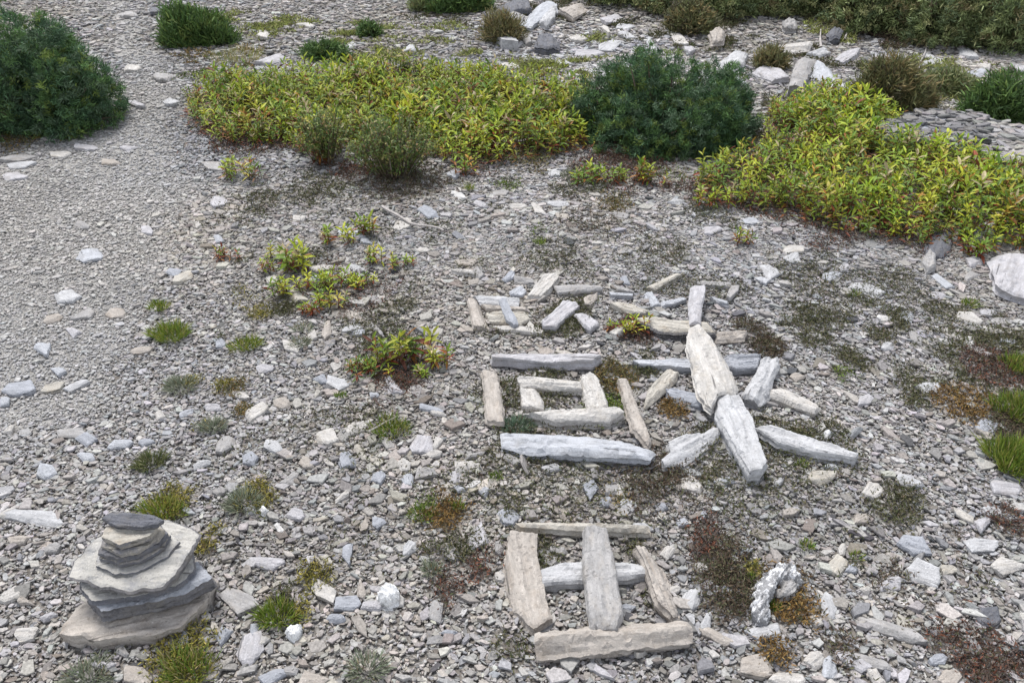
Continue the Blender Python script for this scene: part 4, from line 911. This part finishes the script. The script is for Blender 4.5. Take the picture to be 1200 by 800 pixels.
# ------------------------------------------------------------------ leafy cover
LC = [(0.282, 0.348, 0.028), (0.192, 0.283, 0.026), (0.383, 0.405, 0.038), (0.114, 0.199, 0.028), (0.444, 0.386, 0.064), (0.36, 0.194, 0.032)]
def leafy(x, y, H, seedling=False, red=.2, ls=1.0):
    """arrays for plants standing at x, y with heights H"""
    n = len(x); z = ht(x, y)
    lean = rng.normal(0, .16, (n, 2))
    A = np.column_stack([x, y, z - .005]); E = np.column_stack([x + lean[:, 0] * H, y + lean[:, 1] * H, z + H])
    stc = pick(n, [(.20, .11, .05), (.17, .16, .05), (.16, .05, .03)], [2, 2, 1])
    w = np.full(n, .0018)
    st = tubes(A, E, w, w * .6, stc)
    per = 13; m = n * per
    f = np.tile(np.linspace(.22, 1.0, per), n); ph = np.repeat(rng.uniform(0, 6.28, n), per) + np.tile(np.arange(per) * 2.4, n)
    A2, E2, H2 = np.repeat(A, per, 0), np.repeat(E, per, 0), np.repeat(H, per)
    P = A2 + (E2 - A2) * f[:, None]
    el = .15 + .75 * f ** 2 + rng.normal(0, .18, m)
    D = np.column_stack([np.cos(ph) * np.cos(el), np.sin(ph) * np.cos(el), np.sin(el)])
    L = np.clip(H2 * rng.uniform(.28, .46, m), .016, .07) * (1.05 - .4 * (f - .55) ** 2) * ls
    base = np.repeat((pick(n, LC, [5, 4, 3, 3.5, .6, .35], .25) * (.75 + .5 * vn(x * 4, y * 4, 29))[:, None]), per, 0) * rng.uniform(.8, 1.25, (m, 1))
    low = rng.uniform(0, 1, m) < red * (1.5 - 1.5 * f)
    base = np.where(low[:, None], pick(m, [(.26, .055, .022), (.30, .13, .03), (.14, .05, .03)], [2, 2, 2], .3), base)
    head = np.repeat(rng.uniform(0, 1, n) < .10, per) & (f > .8)          # dry cream seed heads and tips
    base = np.where(head[:, None], np.array([[.46, .38, .22]]) * rng.uniform(.7, 1.2, (m, 1)), base)
    lf = leaves(P, D, L, L * rng.uniform(.18, .27, m), rng.uniform(.05, .5, m), base)
    return st, lf

def sample_poly(poly, n):
    W = at(np.array([p[0] for p in poly], float), np.array([p[1] for p in poly], float))[:, :2]
    lo, hi = W.min(0), W.max(0)
    p = rng.uniform(lo, hi, (n * 4, 2)); p = p[inpoly(p[:, 0], p[:, 1], W)]
    return p[:n, 0], p[:n, 1], W
def poly_area(W): return abs(np.sum(W[:, 0] * np.roll(W[:, 1], -1) - np.roll(W[:, 0], -1) * W[:, 1])) / 2
COVER = [([(220, 114), (218, 148), (258, 168), (330, 172), (350, 182), (420, 180), (505, 186), (555, 196), (590, 193), (640, 188), (705, 176), (705, 114), (640, 98), (560, 87), (470, 83), (360, 88), (258, 102)], 'yellow green leafy ground cover spreading between the path and the big juniper'),
         ([(898, 128), (955, 112), (1035, 124), (1056, 148), (1042, 172), (1120, 180), (1180, 200), (1280, 220), (1280, 306), (1180, 292), (1125, 290), (1060, 288), (985, 276), (930, 259), (880, 245), (828, 232), (800, 206), (840, 196), (890, 180)], 'broad yellow green leafy ground cover spreading under the cracked bedrock hump')]
for poly, lab in COVER:
    W = at(np.array([p[0] for p in poly], float), np.array([p[1] for p in poly], float))[:, :2]
    n = int(poly_area(W) * 900)
    x, y, W = sample_poly(poly, n)
    ed = np.full(len(x), 9.0)
    for i_ in range(len(W)):
        a_, b_ = W[i_], W[(i_ + 1) % len(W)]; ab = b_ - a_
        tt = np.clip(((x - a_[0]) * ab[0] + (y - a_[1]) * ab[1]) / (ab @ ab), 0, 1)
        ed = np.minimum(ed, np.hypot(x - a_[0] - tt * ab[0], y - a_[1] - tt * ab[1]))
    k = (ed > .17 * (fbm(x * 6, y * 6, 61, 3) - .38)) & ((vn(x * 6, y * 6, 63) > .22) | (rng.uniform(0, 1, len(x)) < .3))
    x, y, ed = x[k], y[k], ed[k]
    H = rng.uniform(.06, .135, len(x)) * (.72 + .75 * fbm(x * 3.5, y * 3.5, 19, 3)) * (.65 + .35 * sstep(0, .16, ed))
    parts = []
    st, lf = leafy(x, y, H, red=.22); parts += [st, lf]
    # shed red and brown leaves under the stems
    m = n * 3
    x2, y2, _ = sample_poly(poly, m); m = len(x2)
    t = rng.uniform(0, 6.28, m)
    parts.append(leaves(np.column_stack([x2, y2, ht(x2, y2) + .014]), np.column_stack([np.cos(t), np.sin(t), rng.uniform(-.1, .4, m)]), rng.uniform(.018, .04, m), rng.uniform(.007, .012, m), rng.uniform(0, .3, m), pick(m, [(.16, .05, .03), (.24, .09, .03), (.10, .07, .04), (.12, .14, .03)], [2, 1.5, 2, 2], .3)))
    tag(fol_obj('leafy_ground_cover', parts, M_LEAF), lab, 'ground cover', None, 'stuff')

def plant_cluster(px, py, wpx, hpx, n, label, red=.5, name='leafy_plant', group='small leafy plants on the gravel', ls=1.2):
    p = at(np.array(float(px)), np.array(float(py))); s = ppm(px, py)
    r = wpx / s / 2
    ls = ls * 1.25
    x = p[0] + rng.uniform(-1, 1, n) * r * .98; y = p[1] + rng.uniform(-.6, .9, n) * r * .7
    H = rng.uniform(.6, 1.05, n) * hpx / s * .92
    st, lf = leafy(x, y, H, red=red * .65, ls=ls)
    st = (st[0] - p, *st[1:]); lf = (lf[0] - p, *lf[1:])
    o = fol_obj(name, [st, lf], M_LEAF); o.location = p
    tag(o, label, 'plant', group)
for a in [(285, 208, 46, 24, 9, 'lone yellow and red leafy plant beside the path', .8), (265, 304, 28, 14, 5, 'small rust red plant with a light blue chip behind it', 2.5), (325, 304, 20, 18, 3, 'yellow green sprout at the outer end of the straggling plants', .3), (326, 316, 34, 18, 6, 'reddish spreading plant below the yellow green sprout', .9),
          (352, 316, 30, 32, 5, 'tall green shoot of the straggling plants beside the pale slivers', .5), (397, 284, 36, 22, 7, 'yellow plant with red foot against the light blue slab', .9), (436, 272, 26, 26, 4, 'yellow sprout uphill of the straggling plants', .7), (446, 306, 30, 22, 5, 'outermost green shoot of the straggling plants beside the blue slab', .6),
          (472, 312, 24, 12, 4, 'yellowing low plant beyond the green shoot', .9), (338, 344, 34, 22, 6, 'dark green plant beside the tan rounded slate', .2), (370, 338, 30, 18, 5, 'light green plant below the bluish sliver', .4), (396, 336, 32, 24, 6, 'forked green plant among the straggling plants', .5), (428, 336, 34, 16, 6, 'low green plant under the forked one', .5), (386, 358, 34, 22, 6, 'yellow plant nearest the bright red one', .5), (362, 368, 24, 14, 5, 'bright red tipped plant downhill of the straggling plants', 2.2),
          (422, 434, 28, 18, 5, 'dull olive plant on the path side of the rosette cluster', .8), (440, 438, 40, 18, 5, 'low green plant in front of the rosette cluster', .5), (456, 426, 34, 38, 5, 'tall bright green rosette with orange foot', .7), (490, 420, 34, 36, 5, 'tallest bright green rosette of the cluster', .7), (516, 428, 28, 26, 5, 'green rosette with red leaves ending the cluster', 1.0), (502, 438, 24, 10, 3, 'flat green leaves under the rosette cluster', .1),
          (692, 214, 44, 20, 9, 'yellow plant pair uphill of bare gravel below the big juniper', .5), (730, 213, 22, 18, 5, 'yellow plant beside the yellow pair', .6), (764, 214, 40, 22, 8, 'reddish yellow plant below the big juniper', 1.3), (838, 240, 44, 22, 9, 'yellow red plant straying out of the broad leafy cover', .9), (872, 285, 22, 18, 4, 'single red footed sprout on the open gravel', 1.1),
          (378, 192, 16, 24, 3, 'flame red sprout under the smaller heath bush', 2.2), (310, 168, 36, 18, 7, 'dark green leafy plant at the leafy cover edge', .1), (545, 202, 26, 18, 5, 'orange plant between the larger heath and the leafy cover', 1.2), (722, 388, 24, 14, 5, 'red sprout between the two upper characters', 2.2), (744, 390, 30, 20, 5, 'yellow and red sprout against the big slab with dark edge', 1.0), (1150, 300, 40, 24, 8, 'red tipped plant above the broad pale boulder', 1.0)]:
    plant_cluster(*a[:4], int(a[4] * 1.5), *a[5:])

# ------------------------------------------------------------------ tufts
def tuft(px, py, wpx, hpx, n, label, cols, wts, name='grass_tuft', cat='grass', splay=.7, bw=.0022, group='grass tufts on the gravel'):
    p = at(np.array(float(px)), np.array(float(py))); s = ppm(px, py)
    r = wpx / s / 2; L0 = hpx / s * .82
    t = rng.uniform(0, 6.28, n); q = np.sqrt(rng.uniform(0, 1, n)) * (.6 + .5 * vn(np.cos(t) * 2 + px, np.sin(t) * 2, 3))
    X, Y_ = np.cos(t) * q * r, np.sin(t) * q * r * .8
    Z = ht(p[0] + X, p[1] + Y_) - p[2]
    D = unit(np.column_stack([np.cos(t) * q * splay, np.sin(t) * q * splay, np.ones(n)]) + rng.normal(0, .28, (n, 3)))
    L = L0 * rng.uniform(.45, 1.15, n)
    v = blades(np.column_stack([X, Y_, Z]), D, L, np.full(n, bw) * rng.uniform(.7, 1.3, n), L * rng.uniform(0, .35, n), pick(n, cols, wts, .28))
    o = fol_obj(name, [v], M_LEAF); o.location = p
    tag(o, label, cat, group)
GR = [(0.21, 0.274, 0.043), (0.131, 0.212, 0.036), (0.315, 0.312, 0.072), (0.42, 0.349, 0.173)]
GY = [(0.25, 0.275, 0.2), (0.188, 0.225, 0.15), (0.325, 0.338, 0.25), (0.3, 0.25, 0.15)]
YE = [(0.312, 0.286, 0.039), (0.221, 0.221, 0.039), (0.39, 0.312, 0.078)]
GT = 'grass tufts on the gravel'
CT = 'cushion tufts on the gravel'
for a in [(186, 360, 26, 12, 260, 'smaller bright grass cushion beside the path', GR, [4, 3, 2, .3]), (200, 392, 48, 20, 700, 'larger bright grass cushion beside the path', GR, [4, 3, 2, .4]), (288, 405, 40, 14, 380, 'thin yellow green grass patch below the pale cushions', GR, [3, 3, 3, .5]), (458, 503, 52, 18, 420, 'grass clump with straw beside the lilac flake', GR, [3, 4, 2, 1]),
          (325, 722, 40, 26, 420, 'bright upright grass tuft with the white quartz chip below', GR, [4, 3, 2, .3]), (218, 786, 62, 30, 500, 'mixed straw and green grass beside the cairn foot', GR, [3, 3, 2, 2]), (190, 600, 52, 24, 420, 'yellow green grass tuft behind the cairn', GR, [3, 2, 4, .6]), (495, 602, 36, 12, 300, 'short green grass on rusty moss uphill of the lowest character', GR, [4, 4, 1, .3]), (537, 594, 14, 14, 90, 'small green sprig beside the rusty moss', GR, [4, 4, 1, .3]),
          (582, 558, 16, 10, 90, 'tiny green tuft under the long blue base beam', GR, [2, 5, .5, .2]), (722, 478, 18, 10, 100, 'little green tuft touching the long blue base beam', GR, [3, 4, 1, .3]), (400, 463, 16, 8, 90, 'dull green tuft beside the ash grey flake', GR, [1, 5, .5, .3]), (1136, 356, 24, 10, 160, 'bright green tuft on the shelving slates', GR, [4, 3, 2, .3]), (632, 285, 18, 12, 70, 'tiny green tuft on open gravel uphill of the pale slanting block', GR, [4, 3, 1, .3]),
          (1000, 345, 20, 8, 80, 'dull green tuft among dark moss', GR, [1, 4, 1, .5]), (878, 678, 16, 10, 90, 'green tuft beside the white curved rock', GR, [3, 4, 1, .4]), (906, 712, 16, 14, 90, 'green tuft inside the white curved rock', GR, [3, 4, 1, .8]), (945, 640, 20, 12, 90, 'olive tuft uphill of the white curved rock', GR, [1, 4, 1, 1]), (1004, 652, 20, 8, 80, 'olive tuft beside the tan upright slate', GR, [1, 4, 1, 1]), (550, 222, 12, 14, 60, 'thin yellow sprig under the leafy cover', GR, [2, 2, 4, 1]),
          (783, 205, 60, 8, 200, 'fresh green grass skirt at the foot of the big juniper', GR, [4, 4, 1, .3]), (246, 92, 30, 14, 240, 'yellow green tuft below the domed shrub', GR, [3, 2, 4, 1]), (280, 68, 70, 16, 500, 'straw coloured grass skirting the domed shrub', GR, [1, 2, 3, 4]), (940, 545, 16, 8, 60, 'small pale green tuft at the end of the dark tipped beam', GR, [3, 2, 2, 1])]:
    tuft(*a, group=GT)
for a in [(210, 452, 42, 16, 420, 'larger pale grey green cushion near the yellow moss', GY, [4, 3, 3, 1]), (250, 500, 30, 16, 300, 'smaller pale grey green cushion downhill of the larger one', GY, [4, 3, 3, 1]), (176, 542, 42, 18, 420, 'olive grey cushion tuft on the gravel uphill of the cairn', [(.14, .16, .06), (.2, .2, .1), (.1, .13, .05)], [2, 2, 2]), (284, 590, 46, 22, 460, 'spiky silver green cushion beside the yellow moss', GY, [4, 3, 4, .5]), (604, 500, 36, 14, 380, 'blue green cushion tucked by the corner of the boxed character', [(.13, .2, .13), (.18, .24, .17), (.1, .16, .1)], [3, 3, 2]),
          (100, 796, 60, 20, 420, 'silver green cushion cut by the lower edge below the cairn', GY, [4, 4, 3, .5]), (430, 785, 46, 22, 300, 'grey green fuzzy cushion near the lowest character', GY, [3, 4, 2, 1]), (505, 668, 26, 16, 200, 'small spiky grey green tuft beside purple moss', GY, [3, 4, 2, 1]), (352, 402, 30, 10, 200, 'dry grey cushion downhill of the straggling plants', GY, [3, 3, 3, 2]), (355, 385, 26, 10, 160, 'dry grey cushion under the bright red tipped plant', GY, [3, 3, 3, 2]), (668, 205, 26, 10, 160, 'grey green mat uphill of the pinkish gravel', GY, [2, 4, 1, 1])]:
    tuft(*a, name='cushion_plant', cat='cushion plant', splay=1.3, group=CT)
# grass bank at the edge
tuft(1196, 542, 84, 34, 1700, 'tall bright grass bank at the edge of the gravel', GR, [4, 4, 2, .5], name='grass_clump', group=GT, splay=.5)
tuft(1200, 480, 76, 24, 1200, 'shorter grass bank uphill of the tall one', GR, [3, 4, 2, .8], name='grass_clump', group=GT, splay=.5)
tuft(1196, 430, 50, 18, 600, 'olive grass fringe highest in the grass bank', GR, [2, 4, 2, .8], name='grass_clump', group=GT, splay=.5)

# ------------------------------------------------------------------ moss (stuff)
MC = {'d': [(0.098, 0.098, 0.046), (0.127, 0.115, 0.063), (0.069, 0.081, 0.034)], 'b': [(0.092, 0.064, 0.045), (0.119, 0.086, 0.059), (0.099, 0.099, 0.054)], 'r': [(0.108, 0.076, 0.06), (0.093, 0.07, 0.061), (0.177, 0.075, 0.047)], 'u': [(0.215, 0.126, 0.043), (0.138, 0.088, 0.038), (0.263, 0.173, 0.058)], 'o': [(0.175, 0.145, 0.055), (0.119, 0.119, 0.049), (0.229, 0.149, 0.059)], 'y': [(0.25, 0.219, 0.044), (0.163, 0.163, 0.044), (0.3, 0.25, 0.075)], 'g': [(0.125, 0.188, 0.037), (0.163, 0.2, 0.044), (0.1, 0.138, 0.037)], 'p': [(0.275, 0.312, 0.088), (0.213, 0.25, 0.075), (0.325, 0.325, 0.125)]}
parts = []
x, y = wedge(2200000, .4, 7.6, .4)
x9, y9 = wedge(700000, .4, 2.3, .2); x, y = np.concatenate([x, x9]), np.concatenate([y, y9])
k = rng.uniform(0, 1, len(x)) < moss_mask(x, y) * np.clip(1.25 - .11 * y, .3, 1)
x, y = x[k], y[k]; n = len(x)
best = np.full(n, .12); key = np.full(n, 0); keys = list(MC)
for (a, b, r, kk, s) in _ms:
    v = s * np.exp(-(((x - a) / r) ** 2 + ((y - b) / (r * 1.15)) ** 2) * 1.1)
    m = v > best; best[m] = v[m]; key[m] = keys.index(kk)
swap = rng.uniform(0, 1, n) < .18; key[swap] = rng.integers(0, 2, swap.sum())
col = np.array([MC[keys[i]][j] for i, j in zip(key, rng.integers(0, 3, n))]) * rng.uniform(.7, 1.4, (n, 1))
far = np.clip(y / 3.2, .75, 2)
D = unit(np.column_stack([rng.normal(0, .9, (n, 2)), np.abs(rng.normal(.7, .4, n))]))
L = rng.uniform(.009, .020, n) * far
parts.append(blades(np.column_stack([x, y, ht(x, y) - .004 + rng.uniform(0, .014, n)]), D, L, rng.uniform(.0026, .0046, n) * far, L * .1, col))
tag(fol_obj('moss', parts, M_MOSS), 'olive, brown and rusty moss growing between the gravel', 'moss', None, 'stuff')

# ------------------------------------------------------------------ dead twig
def twig(pts, r, label):
    W = at(np.array([p[0] for p in pts], float), np.array([p[1] for p in pts], float), .014)
    A, B_ = W[:-1], W[1:]
    o = fol_obj('twig', [tubes(A, B_ + (B_ - A) * .04, np.linspace(r, r * .6, len(A)), np.linspace(r * .9, r * .45, len(A)), np.tile([[.42, .39, .37]], (len(A), 1)))], M_WOOD)
    tag(o, label, 'twig')
twig([(448, 242), (456, 247), (466, 252), (474, 257), (482, 262), (492, 264), (504, 265), (514, 267), (520, 270)], .008, 'bleached bent twig lying beside the blue grey flake')
twig([(432, 505), (442, 500), (452, 494), (464, 488)], .003, 'thin straw coloured stalk lying across the grass clump')
twig([(1076, 82), (1078, 74), (1084, 62), (1086, 54)], .006, 'bleached bare stick standing before the olive hedge')
twig([(962, 56), (961, 46), (962, 34)], .010, 'weathered stump stick uphill of the slab pile')
twig([(990, 46), (994, 34), (990, 24)], .006, 'crooked pale stick under the hedge')

# ------------------------------------------------------------------ light
EL, AZ = math.radians(62), math.radians(-25)     # high soft sun from beyond the juniper
w = bpy.data.worlds.new('World'); SC.world = w; w.use_nodes = True
nt = w.node_tree; bg = nt.nodes['Background']
sky = nt.nodes.new('ShaderNodeTexSky'); sky.sky_type = 'NISHITA'; sky.sun_disc = False
sky.sun_elevation = EL; sky.sun_rotation = AZ; sky.air_density = 1.0; sky.dust_density = 4.0; sky.ozone_density = 1.0; sky.altitude = 3000
hs = nt.nodes.new('ShaderNodeHueSaturation'); hs.inputs['Saturation'].default_value = .28      # cloud veil: the blue is washed out
nt.links.new(sky.outputs[0], hs.inputs['Color']); nt.links.new(hs.outputs[0], bg.inputs[0]); bg.inputs[1].default_value = 0.115
sl = bpy.data.lights.new('sun', 'SUN'); sl.energy = 1.5; sl.angle = math.radians(22); sl.color = (1, .97, .93)
so = bpy.data.objects.new('sun', sl); COL.objects.link(so)
dirv = Vector((math.sin(AZ) * math.cos(EL), math.cos(AZ) * math.cos(EL), math.sin(EL)))
so.rotation_euler = dirv.to_track_quat('Z', 'Y').to_euler(); so.location = (0, 3, 8)
SC.view_settings.view_transform = 'Standard'; SC.view_settings.look = 'None'
SC.view_settings.exposure = 1.42; SC.view_settings.gamma = 1.0
SC.cycles.max_bounces = 6; SC.cycles.diffuse_bounces = 3; SC.cycles.transmission_bounces = 3; SC.cycles.use_denoising = True
